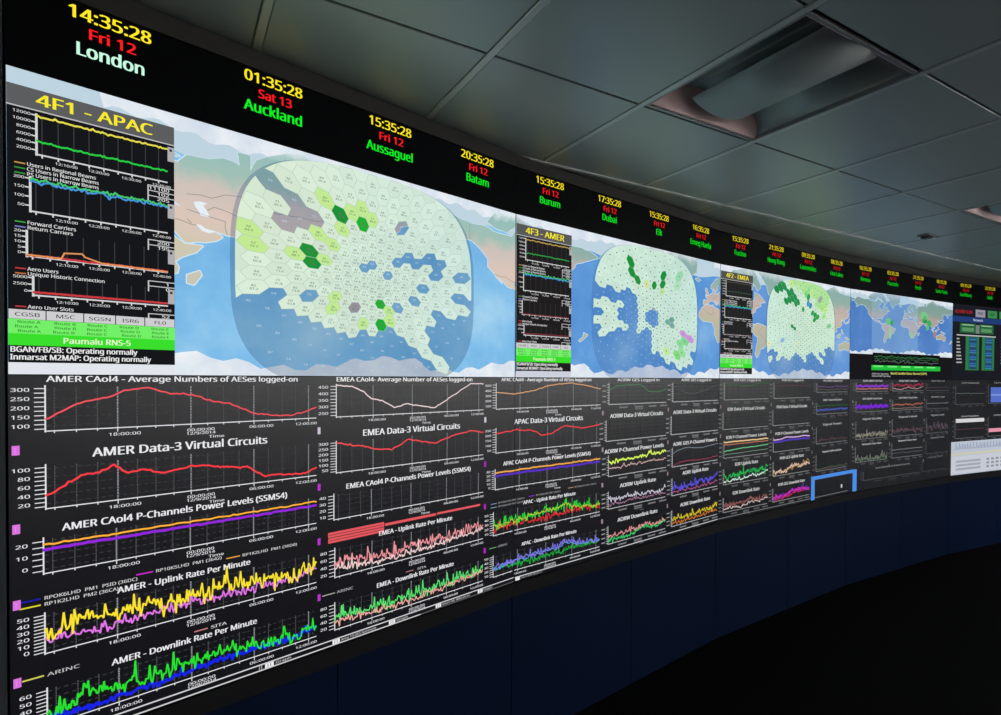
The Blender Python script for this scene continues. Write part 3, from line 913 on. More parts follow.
# ------------------------------------------------------------------ maps on the upper screens
def merc(lat):
    lat = max(-84, min(84, lat))
    return math.degrees(math.log(math.tan(math.pi / 4 + math.radians(lat) / 2)))
LAND = {
 'eurasia': [(-9, 43), (-2, 43.5), (-1, 46), (-5, 48), (2, 51), (5, 53), (8, 54), (8, 57), (11, 57), (11, 54), (19, 54.5), (21, 57), (24, 59), (29, 60), (22, 60), (21, 63), (25, 65.5), (22, 65.5), (17, 61), (18, 59.5), (14, 55.5), (11, 59), (5, 59), (5, 62), (14, 68), (25, 71), (31, 70), (41, 67), (33, 66.5), (40, 64.5), (44, 68), (54, 68.5), (60, 70), (68, 69), (67, 73), (73, 73), (73, 68), (76, 72), (80, 73.5), (88, 75.5), (100, 77.5), (113, 74), (128, 73), (140, 73), (150, 71), (160, 70), (170, 70), (180, 69), (190, 66), (185, 64.5), (178, 62.5), (170, 60), (163, 58), (162, 55), (157, 51), (155, 57), (160, 61), (155, 59), (142, 59), (135, 54.5), (141, 53), (140, 48), (135, 43.5), (130, 42.5), (127.5, 39.5), (129.3, 36), (126.5, 34.5), (125, 38), (121, 39), (122, 41), (118, 39), (122, 37), (119, 35), (122, 31), (121, 28), (117, 23.5), (110, 21), (108, 21.5), (106, 19), (109, 13), (105, 9), (102.5, 12), (100.5, 13.5), (99.5, 10), (103.5, 2), (101, 3), (98.3, 8), (98, 16), (94, 16), (92, 21.5), (88, 21.5), (82, 16.5), (80, 13), (78, 8.2), (76, 10), (73, 17), (72.5, 21), (70, 21), (67, 24.5), (61.5, 25), (57, 26.5), (55, 26.8), (51, 28), (48.5, 30), (48, 29.5), (50.5, 25), (54, 24), (56.3, 26), (59.8, 22.5), (57, 18.5), (52, 15.5), (45, 12.8), (43, 13), (39, 21), (35, 28), (34.5, 31.5), (36, 36.5), (30, 36.5), (27, 37), (27, 40), (29, 41), (35, 42), (41.5, 41.5), (37, 45), (39, 47), (35, 46.5), (33, 46), (31, 46.5), (28, 43), (28, 41), (24, 40.5), (22, 37), (19.5, 41.5), (14, 45), (12.5, 44), (18, 40), (16, 38), (12, 42), (9, 44), (4, 43.3), (3, 42), (-.5, 38.5), (-5, 36), (-9, 37)],
 'africa': [(-6, 35.5), (10, 37.3), (11, 34), (20, 31), (24, 32), (32, 31.3), (34, 27.5), (37, 21), (39, 16), (43, 11.5), (51, 11.8), (48, 5), (42, -1), (39, -6), (40.5, -11), (40, -16), (35, -20), (35.5, -24), (32.5, -26), (31, -30), (26, -34), (19, -34.5), (17, -29), (14.5, -23), (12, -17), (13.5, -11), (12, -5), (9, 0), (9.5, 4), (5, 5), (-4, 5), (-8, 4.5), (-13, 8), (-17, 14), (-16.5, 20), (-13, 27.5)],
 'madagascar': [(49.5, -12), (50.3, -16), (47, -25), (44, -24), (44, -17)],
 'north_america': [(-168, 66), (-162, 70), (-156, 71.3), (-140, 69.5), (-128, 70), (-115, 68), (-100, 68), (-95, 72), (-82, 68), (-87, 64), (-94, 61), (-93, 58), (-85, 55.5), (-82, 52), (-79, 52), (-77, 57), (-77, 62), (-70, 61), (-65, 59), (-60, 55), (-56, 52), (-66, 50), (-64, 46), (-70, 43.5), (-74, 40.5), (-76, 35), (-81, 31), (-80, 25.5), (-82.5, 28), (-84, 30), (-90, 29.5), (-97, 27.5), (-97.5, 22), (-94, 18.3), (-90.5, 21), (-87, 21), (-88.5, 16), (-83.5, 15), (-83.5, 10.5), (-79, 9.5), (-77.5, 8), (-82, 7.5), (-87.5, 13), (-94.5, 16), (-105, 20), (-109, 25.5), (-114.5, 31), (-110, 23), (-116, 30), (-118, 34), (-124, 40), (-124, 48), (-130, 54), (-140, 60), (-150, 60), (-158, 56), (-163, 55), (-158, 59), (-165, 62)],
 'greenland': [(-73, 78), (-60, 81), (-30, 82), (-20, 78), (-22, 70), (-40, 65), (-43, 60), (-50, 63), (-54, 70)],
 'arctic_islands': [(-125, 72), (-118, 76), (-95, 78), (-80, 79), (-65, 68), (-72, 64), (-80, 70), (-95, 74), (-105, 69.5), (-115, 70)],
 'south_america': [(-77.5, 8), (-72, 12), (-62, 10.5), (-52, 5), (-50, 0), (-44, -2.5), (-35, -6), (-39, -14), (-41, -22), (-48, -26), (-53, -33.5), (-58, -38.5), (-65, -41), (-66, -47), (-69, -52), (-72, -54), (-75, -48), (-73, -38), (-71, -30), (-70, -18), (-76, -14), (-81, -5), (-80, 0)],
 'australia': [(114, -22), (122, -18), (130, -12.5), (136, -12), (135.5, -15), (140, -17.5), (142.5, -11), (146, -19), (153, -26), (150, -37), (144, -38.5), (138, -34), (131, -31.5), (124, -33), (115, -34.5)],
 'borneo': [(109, 1), (113, 3), (117, 7), (119, 5), (117, 0), (116, -4), (110, -3)],
 'sumatra': [(95, 5.5), (100, 2), (105, -4), (104.5, -6), (101, -3), (97, 2)],
 'new_guinea': [(131, -1), (138, -2), (147, -6), (150, -10), (143, -8.5), (138, -8), (133, -4)],
 'japan': [(130, 32), (132, 34), (136, 36), (140, 40), (141, 44), (145, 43.5), (142, 40), (140.5, 35.5), (135, 33.8)],
 'philippines': [(120, 18), (122, 18), (124, 12), (126, 8), (122, 7), (121, 13)],
 'new_zealand': [(173, -35), (178, -38), (174, -42), (169, -46.5), (167, -45.5), (172, -41)],
 'britain': [(-5, 50), (1, 51), (0, 54), (-2, 57.5), (-5, 58.5), (-5, 55), (-3, 53.5)],
 'iceland': [(-24, 65.5), (-18, 66.5), (-14, 65), (-19, 63.5)],
}
ICE_N = [(x, 74.6 + (5.5 if -40 < x < 12 else 0) + .9 * math.sin(x * .07) + .6 * math.sin(x * .41 + 1)) for x in range(-180, 181, 3)]
ICE_N = ICE_N + [(180, 84), (-180, 84)]
SEA_N = [(x, 69 + 1.5 * math.sin(x * .09)) for x in range(-180, 181, 6)] + [(180, 84), (-180, 84)]
ICE_S = [(-180, -84), (180, -84)] + [(x, -68.5 + 2.6 * math.sin(x * .05) + 1.2 * math.sin(x * .3)) for x in range(180, -181, -6)]

def clip(poly, u0, u1, v0, v1):
    def cut(P, f, at_):
        out = []
        for i in range(len(P)):
            a, b = P[i - 1], P[i]
            fa, fb = f(a), f(b)
            if fa >= 0:
                if fb < 0:
                    out.append(at_(a, b, fa, fb))
                else:
                    out.append(b)
            elif fb >= 0:
                out.append(at_(a, b, fa, fb)); out.append(b)
        return out
    def mid(a, b, fa, fb):
        t = fa / (fa - fb)
        return (a[0] + (b[0] - a[0]) * t, a[1] + (b[1] - a[1]) * t)
    for f in (lambda p: p[0] - u0, lambda p: u1 - p[0], lambda p: p[1] - v0, lambda p: v1 - p[1]):
        if len(poly) < 3:
            return []
        poly = cut(poly, f, mid)
    return poly

OCEANS = [ramp_mat('map_ocean_%d' % k, st, None, 2.2, detail=8) for k, st in enumerate((  # farther maps duller: brightness lost at a slant is put into the colour
    [(0.30, (94, 160, 216)), (0.52, (128, 190, 234)), (0.74, (170, 214, 240))],
    [(0.30, (72, 132, 204)), (0.55, (98, 156, 218)), (0.76, (140, 186, 230))],
    [(0.30, (78, 132, 206)), (0.55, (104, 154, 216)), (0.76, (150, 188, 230))],
    [(0.30, (68, 112, 184)), (0.55, (84, 132, 198)), (0.76, (116, 154, 210))]))]
LANDM = [ramp_mat('map_land_%d' % k, [(p, fade(c, d)) for p, c in ((0.0, (236, 240, 240)), (.25, (190, 196, 182)), (.50, (206, 200, 176)), (.62, (220, 198, 186)), (.74, (206, 194, 186)), (.82, (160, 192, 182)), (.93, (150, 190, 184)), (1.0, (226, 236, 240)))], (0.0, 0.695), 14.0, 0.16) for k, d in enumerate((1, .92, .92, .84))]  # land dimmed map by map, for the slanting view of far screens
ICEM = ramp_mat('map_ice', [(.3, (206, 218, 232)), (.6, (232, 238, 244)), (.8, (246, 248, 250))], None, 9.0)

BORDERS = [[(44, 40), (48, 39), (54, 37.5), (61, 36), (61, 30), (62, 25)], [(53, 42), (56, 45), (61, 44), (66, 42), (71, 40), (75, 43), (80, 45)], [(44, 50), (50, 51), (55, 50.5), (61, 54), (70, 55), (77, 54), (80, 51), (87, 49), (98, 50), (108, 49.5), (120, 53), (131, 48)],
           [(46, 30), (44, 33), (42, 37), (44, 39)], [(35, 29), (40, 31.5), (46, 29), (48, 29)], [(-141, 60), (-141, 69.5)], [(-124, 48.5), (-95, 49), (-83, 46), (-75, 45), (-67, 47)], [(-117, 32.5), (-111, 31.3), (-106, 31.8), (-97, 26)],
           [(-60, 5), (-66, -1), (-70, -10), (-62, -14), (-58, -20), (-55, -25), (-57, -31)], [(-70, -18), (-68, -24), (-70, -34), (-72, -46)], [(25, 31), (25, 22), (24, 16), (15, 13), (10, 4)], [(10, 33), (9, 28), (12, 23), (4, 19), (-5, 25), (-9, 29)], [(12, -6), (20, -8), (24, -12), (30, -15), (35, -17)], [(20, -28), (20, -22), (26, -24), (31, -22)], [(24, 68), (28, 63), (28, 56), (24, 52), (30, 48)], [(14, 54), (15, 50), (8, 47), (7, 44)], [(74, 33), (80, 30), (88, 27), (97, 28), (100, 21), (106, 22)]]

class Map:
    def __init__(self, k, lonL, span, z0, z1, tone=0):
        self.k, self.lonL, self.span, self.z0, self.z1 = k, lonL, span, z0, z1
        e = 0.0015
        r = UP[k]
        X = Layer(); X.rect(k + e, k + 1 - e, z0 + .001, z1 - .001, (90, 150, 210), 0.0005)
        self.base = X.build('map_image', r, OCEANS[tone])
        coast, land = Layer(), Layer()
        for nm, P in list(LAND.items()) + [('n', SEA_N), ('i', ICE_N), ('i', ICE_S)]:
            for sh in (-720, -360, 0, 360):
                q = [self.uv(lo + sh, la) for lo, la in P]
                q = clip(q, k + e, k + 1 - e, z0 + .001, z1 - .001)
                if len(q) < 3:
                    continue
                if nm == 'n':
                    ice = Layer()
                    ice.poly(q, (190, 212, 224), 0.0007)
                    ice.build('polar_sea', self.base, M['panel'])
                    continue
                if nm == 'i':
                    ice = Layer()
                    ice.poly(q, (240, 244, 248), 0.0009)
                    ice.build('ice', self.base, ICEM)
                    continue
                q = self.rough(q)
                land.poly(q, (200, 190, 180), 0.0011)
                q2 = [p for p in q]
                for a, b in zip(q2, q2[1:] + q2[:1]):
                    edge = abs(a[0] - b[0]) < 1e-6 and (abs(a[0] - k - e) < 1e-4 or abs(a[0] - k - 1 + e) < 1e-4)
                    edge = edge or (abs(a[1] - b[1]) < 1e-6 and abs(a[1] - z1) < 2e-3)
                    edge = edge or min(a[0], b[0]) < k + .004 or max(a[0], b[0]) > k + .996 or max(a[1], b[1]) > z1 - .005
                    if not edge:
                        coast.line([a, b], .006, (206, 230, 244), .0007)
        bord = Layer()
        for P in BORDERS:
            for sh in (-360, 0, 360):
                q = self.rough([self.uv(lo + sh, la) for lo, la in P])[:-1] if all(k + .002 < self.uv(lo + sh, la)[0] < k + .998 for lo, la in P) else []
                n_ = max((m for m in range(len(q)) if abs(q[m][0] - self.uv(P[-1][0] + sh, P[-1][1])[0]) < 1e-9), default=0)
                bord.line(q[:n_ + 1], .002, (150, 146, 140), .0013)
        bord.build('border_lines', self.base, M['image'], 'stuff')
        coast.build('coast_glow', self.base, M['image'], 'stuff')
        land.build('land', self.base, LANDM[tone])
    def rough(self, q):
        r = random.Random(3)
        out = []
        for a, b in zip(q, q[1:] + q[:1]):
            out.append(a)
            L = math.hypot((a[0] - b[0]) * W, a[1] - b[1])
            n = int(L / .02)
            straight = abs(a[0] - b[0]) < 1e-7 or abs(a[1] - b[1]) < 1e-7
            for j in range(1, n):
                t = j / n
                d = 0 if straight else .0022
                out.append((a[0] + (b[0] - a[0]) * t + r.uniform(-d, d), a[1] + (b[1] - a[1]) * t + r.uniform(-d, d)))
        return [(max(self.k + .0015, min(self.k + .9985, x)), max(self.z0 + .001, min(self.z1 - .001, z))) for x, z in out]
    def uv(self, lon, lat):
        return (self.k + (lon - self.lonL) / self.span, self.z1 - (0.537 - merc(lat) / 240.0) * (self.z1 - self.z0))
    def wrap(self, lon, c):
        while lon < c - 180: lon += 360
        while lon > c + 180: lon -= 360
        return lon

LIMB, GMAX, MMAX = 8.7, 77.5, 125.0
def geo(ax, ay, lon0):
    """beam angles to longitude and latitude: cells are small in the middle and drawn out towards a rounded square rim"""
    r = math.hypot(ax, ay)
    if r < 1e-9:
        return lon0, 0.0
    ux, uy = ax / r, ay / r
    x = min(1.0, r / LIMB)
    g = .64 * x + .36 * x ** 3
    sup = (abs(ux) ** 3.2 + abs(uy) ** 3.2) ** (-1 / 3.2)
    g *= 1 + (sup - 1) * x
    m = math.radians(MMAX * g * uy)
    return lon0 + GMAX * g * ux, math.degrees(2 * math.atan(math.exp(m)) - math.pi / 2)

def coverage(mp, lon0, pitch, keep, paint, pale, dark, label_rgb=(90, 110, 100), numbers=False, edge=(176, 196, 186), tint=()):
    k, e = mp.k, .0015
    def cl(q):
        return clip(q, k + e, k + 1 - e, mp.z0 + .001, mp.z1 - .001)
    disc = Layer()
    ring = [mp.uv(*geo(LIMB * math.cos(t * math.pi / 60), LIMB * math.sin(t * math.pi / 60), lon0)) for t in range(120)]
    big = [(mp.uv(lon0, 0)[0] + (x - mp.uv(lon0, 0)[0]) * 1.03, z) for x, z in ring]
    q = cl(big)
    disc.poly(q, dark[:3], .0014, dark[3])
    disc.build('coverage_disc', mp.base, M['overlay'])
    R = pitch / math.sqrt(3)
    cells = []
    for i in range(-12, 13):
        for j in range(-12, 13):
            cx, cy = 1.5 * R * i, pitch * (j + .5 * (i % 2))
            if math.hypot(cx, cy) > LIMB + R * .9:
                continue
            rim = math.hypot(cx, cy) > LIMB - R * .1
            hexa = []
            for m in range(6):
                a0, a1 = math.radians(60 * m), math.radians(60 * m + 60)
                for t in (0, .5):
                    hexa.append((cx + R * (math.cos(a0) * (1 - t) + math.cos(a1) * t), cy + R * (math.sin(a0) * (1 - t) + math.sin(a1) * t)))
            rr = min(math.hypot(cx, cy), LIMB * .985)
            f = rr / max(1e-9, math.hypot(cx, cy))
            q = cl([mp.uv(*geo(a, b, lon0)) for a, b in hexa])
            if len(q) < 3:
                continue
            mx = sum(p[0] for p in q) / len(q); mz = sum(p[1] for p in q) / len(q)
            lo, la = geo(cx * f, cy * f, lon0)
            cells.append((mx, mz, lo - lon0, la, q, rim))
    state = {n: keep(c[0], c[1]) for n, c in enumerate(cells)}
    colr = {}
    for h, cc in tint:
        for n, c in enumerate(cells):
            if inside(c[0], c[1], h):
                colr[n] = cc
    for (s, z), cc in paint:
        n = min((n for n in range(len(cells)) if not cells[n][5]), key=lambda n: ((cells[n][0] - s) * W) ** 2 + (cells[n][1] - z) ** 2)
        if cc is None:
            state[n] = False; colr.pop(n, None)
        else:
            state[n] = True; colr[n] = cc
    fill, lines, nums = Layer(), Layer(), Layer()
    r = random.Random(k + 2)
    for n, (mx, mz, dl, la, q, rim) in enumerate(cells):
        tiny = .0042 if numbers else .0035
        if state[n]:
            c = colr.get(n)
            al = .94
            if c is None:
                v = r.uniform(-5, 5)
                t = (mx - k)
                c = tuple(max(0, min(255, pale[0][m] * (1 - t) + pale[1][m] * t + v)) for m in range(3))
            else:
                al = .97
            fill.poly(q, c, .0018, al)
            for a, b in zip(q, q[1:] + q[:1]) if not rim else ():
                lines.line([a, b], .0013, edge, .0021)
            lc = label_rgb
        else:
            lc = (190, 210, 230)
        if rim:
            continue
        if numbers:
            nums.text(str(r.randint(10, 99)), mx, mz + .001, .0062, lc, align='c', stretch=1.5, off=.0024)
            if state[n]:
                nums.text(str(r.randint(10, 99)) + '.' + str(r.randint(0, 9)), mx + .001, mz - .0085, .006, lc, align='c', stretch=1.5, off=.0024)
        else:
            nums.rect(mx - .0028, mx + .0022, mz - .003, mz + .003, lc if state[n] else (140, 180, 224), .0024)
    fill.build('coverage_cells', mp.base, M['cells'])
    lines.build('cell_borders', mp.base, M['image'], 'stuff')
    nums.build('cell_numbers', mp.base, M['image'], 'stuff')
    return cells

DG, MG, LG = (10, 146, 44), (14, 176, 36), (196, 236, 146)
m0 = Map(0, -20.0, 284.0, Z_MID, Z_MAP, 0)
X = Layer()
for P in ([(47, 46), (50, 47), (53, 46.5), (51, 44.5), (53, 41), (54, 37), (50, 37.3), (49, 40.5), (47.5, 43)], [(48, 30), (50, 29.8), (52, 27.5), (56, 26.8), (56.5, 25.6), (53, 24.2), (51, 25.2), (50, 26.5)]):
    X = Layer()
    X.poly([m0.uv(*p) for p in P], (228, 240, 246), .0013)
    X.build('inland_sea', m0.base, M['image'])
PAINT0 = [((0.3481, 2.1780), None), ((0.3734, 2.1584), None), ((0.3996, 2.1381), None), ((0.4189, 2.1083), None), ((0.3939, 2.0938), None), ((0.4427, 2.0789), None), ((0.4549, 2.0607), None), ((0.6506, 2.1299), None), ((0.5622, 1.9684), None), ((0.5835, 1.9834), None), ((0.6054, 1.9678), None), ((0.6318, 2.0156), None), ((0.6586, 2.0307), None), ((0.6838, 2.0175), None), ((0.7197, 2.0345), None), ((0.7581, 2.0174), None), ((0.7483, 1.9849), None), ((0.8090, 2.0028), None), ((0.7072, 1.9352), None), ((0.6827, 1.8883), None), ((0.6331, 1.8544), None), ((0.4991, 2.1108), DG), ((0.5574, 2.1098), MG), ((0.4327, 1.9811), DG), ((0.4339, 1.9531), DG), ((0.5837, 1.8538), MG), ((0.5861, 1.7686), MG), ((0.5324, 1.8140), (150, 146, 156)), ((0.4841, 2.1623), LG), ((0.5541, 2.1706), LG), ((0.5882, 2.1347), LG), ((0.5255, 2.1311), LG), ((0.5079, 2.0700), LG), ((0.4570, 2.0361), LG), ((0.4895, 2.0196), LG), ((0.4652, 1.9655), LG), ((0.3332, 2.0193), LG), ((0.3332, 1.9850), LG), ((0.3957, 1.9672), LG), ((0.6080, 1.8350), LG), ((0.5568, 1.7938), LG), ((0.6125, 1.7957), LG), ((0.4778, 1.8469), LG), ((0.4736, 1.8175), LG)]
PAINT1 = [((1.4741, 2.1738), DG), ((1.4850, 2.1493), DG), ((1.4976, 2.1202), DG), ((1.5086, 2.0968), DG), ((1.6527, 2.1443), DG), ((1.6477, 2.1217), DG), ((1.5857, 2.0877), DG), ((1.7233, 2.1404), (176, 226, 190)), ((1.7541, 1.7913), (140, 222, 150)), ((1.7270, 1.7552), (120, 216, 130)), ((1.7628, 1.8527), (206, 150, 220)), ((1.8004, 1.8471), (206, 150, 220)), ((1.6721, 1.9208), (120, 176, 160)), ((1.6987, 1.9067), (120, 176, 160)), ((1.4765, 2.1715), DG), ((1.4903, 2.1421), DG), ((1.5022, 2.1087), DG), ((1.5864, 2.0930), DG), ((1.6516, 2.1339), DG), ((1.7361, 2.1411), (150, 220, 170)), ((1.5518, 2.1101), (214, 230, 150)), ((1.6231, 2.0610), (190, 230, 160)), ((1.6954, 1.9106), (110, 170, 156)), ((1.7639, 1.8588), (206, 150, 220)), ((1.8051, 1.8444), (206, 150, 220)), ((1.7709, 1.7941), (130, 220, 140)), ((1.7397, 1.7626), (150, 226, 150)), ((1.6789, 1.7361), LG), ((1.7155, 1.7145), (130, 220, 120)), ((1.5787, 1.9427), None), ((1.5959, 1.9112), None), ((1.4548, 2.0341), None), ((1.4808, 2.0168), None), ((1.4863, 1.9853), None), ((1.4761, 1.9517), None), ((1.4455, 1.9158), None), ((1.3948, 2.0036), None), ((1.3465, 2.0270), None)]
PAINT2 = [((2.3797, 2.2441), (20, 140, 70)), ((2.4174, 2.2219), (20, 140, 70)), ((2.4558, 2.1992), (20, 140, 70)), ((2.4948, 2.1877), (20, 146, 64)), ((2.5019, 2.1483), (20, 146, 64)), ((2.4567, 2.1309), (20, 146, 64)), ((2.5285, 2.1286), (24, 150, 70)), ((2.6229, 2.1584), (30, 160, 80)), ((2.6304, 2.1237), (60, 140, 190)), ((2.6734, 2.0630), (30, 160, 70)), ((2.6880, 2.0345), (30, 160, 70)), ((2.5896, 2.0893), (40, 170, 90)), ((2.5044, 1.9638), (40, 150, 90)), ((2.5217, 1.9480), (40, 150, 90)), ((2.4097, 1.8536), (150, 190, 226)), ((2.4935, 2.2795), LG), ((2.5732, 2.2809), (170, 230, 150)), ((2.6286, 2.2423), (150, 226, 140)), ((2.5469, 2.2417), (190, 236, 170)), ((2.7444, 2.1256), (170, 232, 130)), ((2.7147, 2.1704), (160, 170, 160)), ((2.7592, 2.1151), LG), ((2.6016, 2.2028), (130, 220, 120)), ((2.6570, 2.2107), LG), ((2.7455, 2.0525), (170, 232, 150)), ((2.8061, 1.9722), (130, 210, 150)), ((2.3237, 1.8536), (226, 236, 190)), ((2.5524, 1.8453), (230, 236, 200))]
HOLES0 = [[(0.284, 1.826), (0.302, 1.827), (0.400, 1.862), (0.439, 1.869), (0.442, 1.849), (0.400, 1.829), (0.362, 1.790), (0.396, 1.786), (0.400, 1.768), (0.442, 1.769), (0.457, 1.792), (0.488, 1.774), (0.507, 1.745), (0.536, 1.747), (0.570, 1.738), (0.614, 1.755), (0.651, 1.739), (0.651, 1.707), (0.767, 1.641), (0.777, 1.659), (0.704, 1.743), (0.794, 1.695), (0.725, 1.759), (0.699, 1.770), (0.724, 1.799), (0.714, 1.838), (0.839, 1.826), (0.839, 1.855), (0.771, 1.894), (0.804, 1.920), (0.874, 1.922), (0.875, 1.568), (0.284, 1.574)],
          [(0.309, 2.224), (0.340, 2.206), (0.379, 2.185), (0.421, 2.163), (0.469, 2.065), (0.450, 2.054), (0.428, 2.075), (0.386, 2.073), (0.362, 2.108), (0.396, 2.109), (0.393, 2.141), (0.299, 2.164)]]
def keep0(u, z): return not any(inside(u, z, h) for h in HOLES0)
coverage(m0, 143.0, 1.02, keep0, PAINT0, ((226, 240, 208), (206, 232, 224)), (58, 100, 138, .45), numbers=True)

HOLES1 = [[(1.283, 2.056), (1.337, 2.056), (1.423, 2.032), (1.416, 1.985), (1.359, 1.984), (1.283, 2.007)],
          [(1.284, 1.936), (1.387, 1.942), (1.387, 1.912), (1.284, 1.895)],
          [(1.284, 1.875), (1.345, 1.873), (1.353, 1.843), (1.284, 1.837)],
          [(1.440, 2.043), (1.483, 2.050), (1.506, 1.982), (1.515, 1.903), (1.507, 1.855), (1.469, 1.851), (1.431, 1.879), (1.412, 1.923), (1.438, 1.972)],
          [(1.546, 1.939), (1.579, 1.976), (1.620, 1.948), (1.613, 1.881), (1.563, 1.876)],
          [(1.285, 1.804), (1.395, 1.829), (1.439, 1.856), (1.516, 1.831), (1.576, 1.869), (1.577, 1.755), (1.648, 1.709), (1.746, 1.639), (1.796, 1.698), (1.834, 1.779), (1.889, 1.800), (1.891, 1.565), (1.286, 1.569)]]
def keep1(u, z): return not any(inside(u, z, h) for h in HOLES1)
m1 = Map(1, -261.0, 284.0, Z_MID, Z_MAP, 1)
coverage(m1, -98.0, 0.96, keep1, PAINT1, ((214, 238, 216), (200, 232, 218)), (66, 112, 170, .40))
TINT2 = [([(2.454, 2.296), (2.742, 2.308), (2.802, 2.231), (2.774, 2.105), (2.687, 2.107), (2.686, 2.185), (2.629, 2.195), (2.547, 2.207), (2.494, 2.245)], (176, 230, 150)),
         ([(2.361, 2.260), (2.402, 2.267), (2.521, 2.209), (2.549, 2.114), (2.509, 2.123), (2.457, 2.111), (2.429, 2.147), (2.469, 2.184)], (22, 146, 68)),
         ([(2.602, 2.156), (2.665, 2.164), (2.659, 2.103), (2.603, 2.103)], (80, 150, 200)),
         ([(2.652, 2.091), (2.702, 2.084), (2.705, 2.024), (2.667, 2.008)], (40, 166, 84))]
HOLES2 = [[(2.277, 1.785), (2.411, 1.786), (2.398, 1.751), (2.325, 1.732), (2.325, 1.710), (2.424, 1.735), (2.462, 1.725), (2.488, 1.761), (2.540, 1.775), (2.567, 1.740), (2.615, 1.718), (2.608, 1.778), (2.692, 1.781), (2.721, 1.734), (2.788, 1.699), (2.692, 1.775), (2.750, 1.790), (2.825, 1.769), (2.764, 1.815), (2.869, 1.827), (2.873, 1.575), (2.280, 1.576)]]
def keep2(u, z): return not any(inside(u, z, h) for h in HOLES2)
m2 = Map(2, -140.0, 284.0, Z_MID, Z_MAP, 2)
coverage(m2, 25.0, 0.86, keep2, PAINT2, ((208, 236, 222), (208, 238, 208)), (76, 116, 160, .40), tint=TINT2)
m3 = Map(3, -180.0, 360.0, 1.800, Z_MAP, 3)
X = Layer()
X.rect(3.185, 3.62, 1.802, Z_MAP - .002, (150, 190, 226), .0016, .32)
X.build('bright_band', m3.base, M['overlay'])
X = Layer()
r = random.Random(8)
def blob(X, s, z, a, b, c, n=9, off=.002):
    X.poly([(s + a / W * math.cos(t * 2 * math.pi / n) * r.uniform(.7, 1.15), z + b * math.sin(t * 2 * math.pi / n) * r.uniform(.7, 1.15)) for t in range(n)], c, off)
for s_, z_, a_, b_, c_ in ((3.335, 2.075, .05, .035, (110, 190, 140)), (3.365, 2.065, .03, .022, (50, 166, 84)), (3.35, 1.98, .02, .05, (150, 206, 150)),
                           (3.68, 2.15, .085, .035, (120, 196, 136)), (3.69, 2.115, .05, .035, (40, 160, 80)), (3.74, 2.09, .05, .03, (60, 176, 96)), (3.72, 2.05, .03, .03, (90, 190, 120)),
                           (3.56, 1.98, .025, .03, (150, 200, 140)), (3.80, 2.0, .03, .03, (170, 130, 120))):
    blob(X, s_, z_, a_, b_, c_)
X.build('coverage_cells', m3.base, M['cells'])
X = Layer()
X.rect(3.195, 3.86, 1.715, 1.815, (16, 20, 20), .002)
r2 = random.Random(4)
for c, y, a in (((70, 150, 84), 1.785, .010), ((60, 120, 76), 1.765, .014), ((120, 130, 120), 1.745, .012)):
    X.line([(3.21 + .635 * q / 60, y + r2.gauss(0, a * .6)) for q in range(61)], .0035, c, .0024)
X.build('status_chart', UP[3], M['image'])
X = Layer()
X.rect(3.185, 3.865, 1.675, 1.715, (34, 190, 60), .0022)
for q in range(5):
    X.rect(3.2 + q * .13, 3.29 + q * .13, 1.70, 1.712, (120, 236, 130), .0026)
X.build('status_bar', UP[3], M['panel'])
X = Layer()
X.text('World Satellite Status Normal (SSPP)', 3.36, 1.642, .018, (226, 226, 110), w=.36)
X.text('BGAN GES: Operating', 3.19, 1.640, .012, (186, 188, 190), w=.15)
X.text('Inmarsat MAP: Operating', 3.19, 1.622, .012, (186, 188, 190), w=.17)
X.build('status_text', UP[3], M['image'])
X = Layer()
X.rect(3.002, 3.998, Z_MID + .002, 1.799, (24, 24, 29), .0006)
X.build('dark_band', UP[3], M['image'])

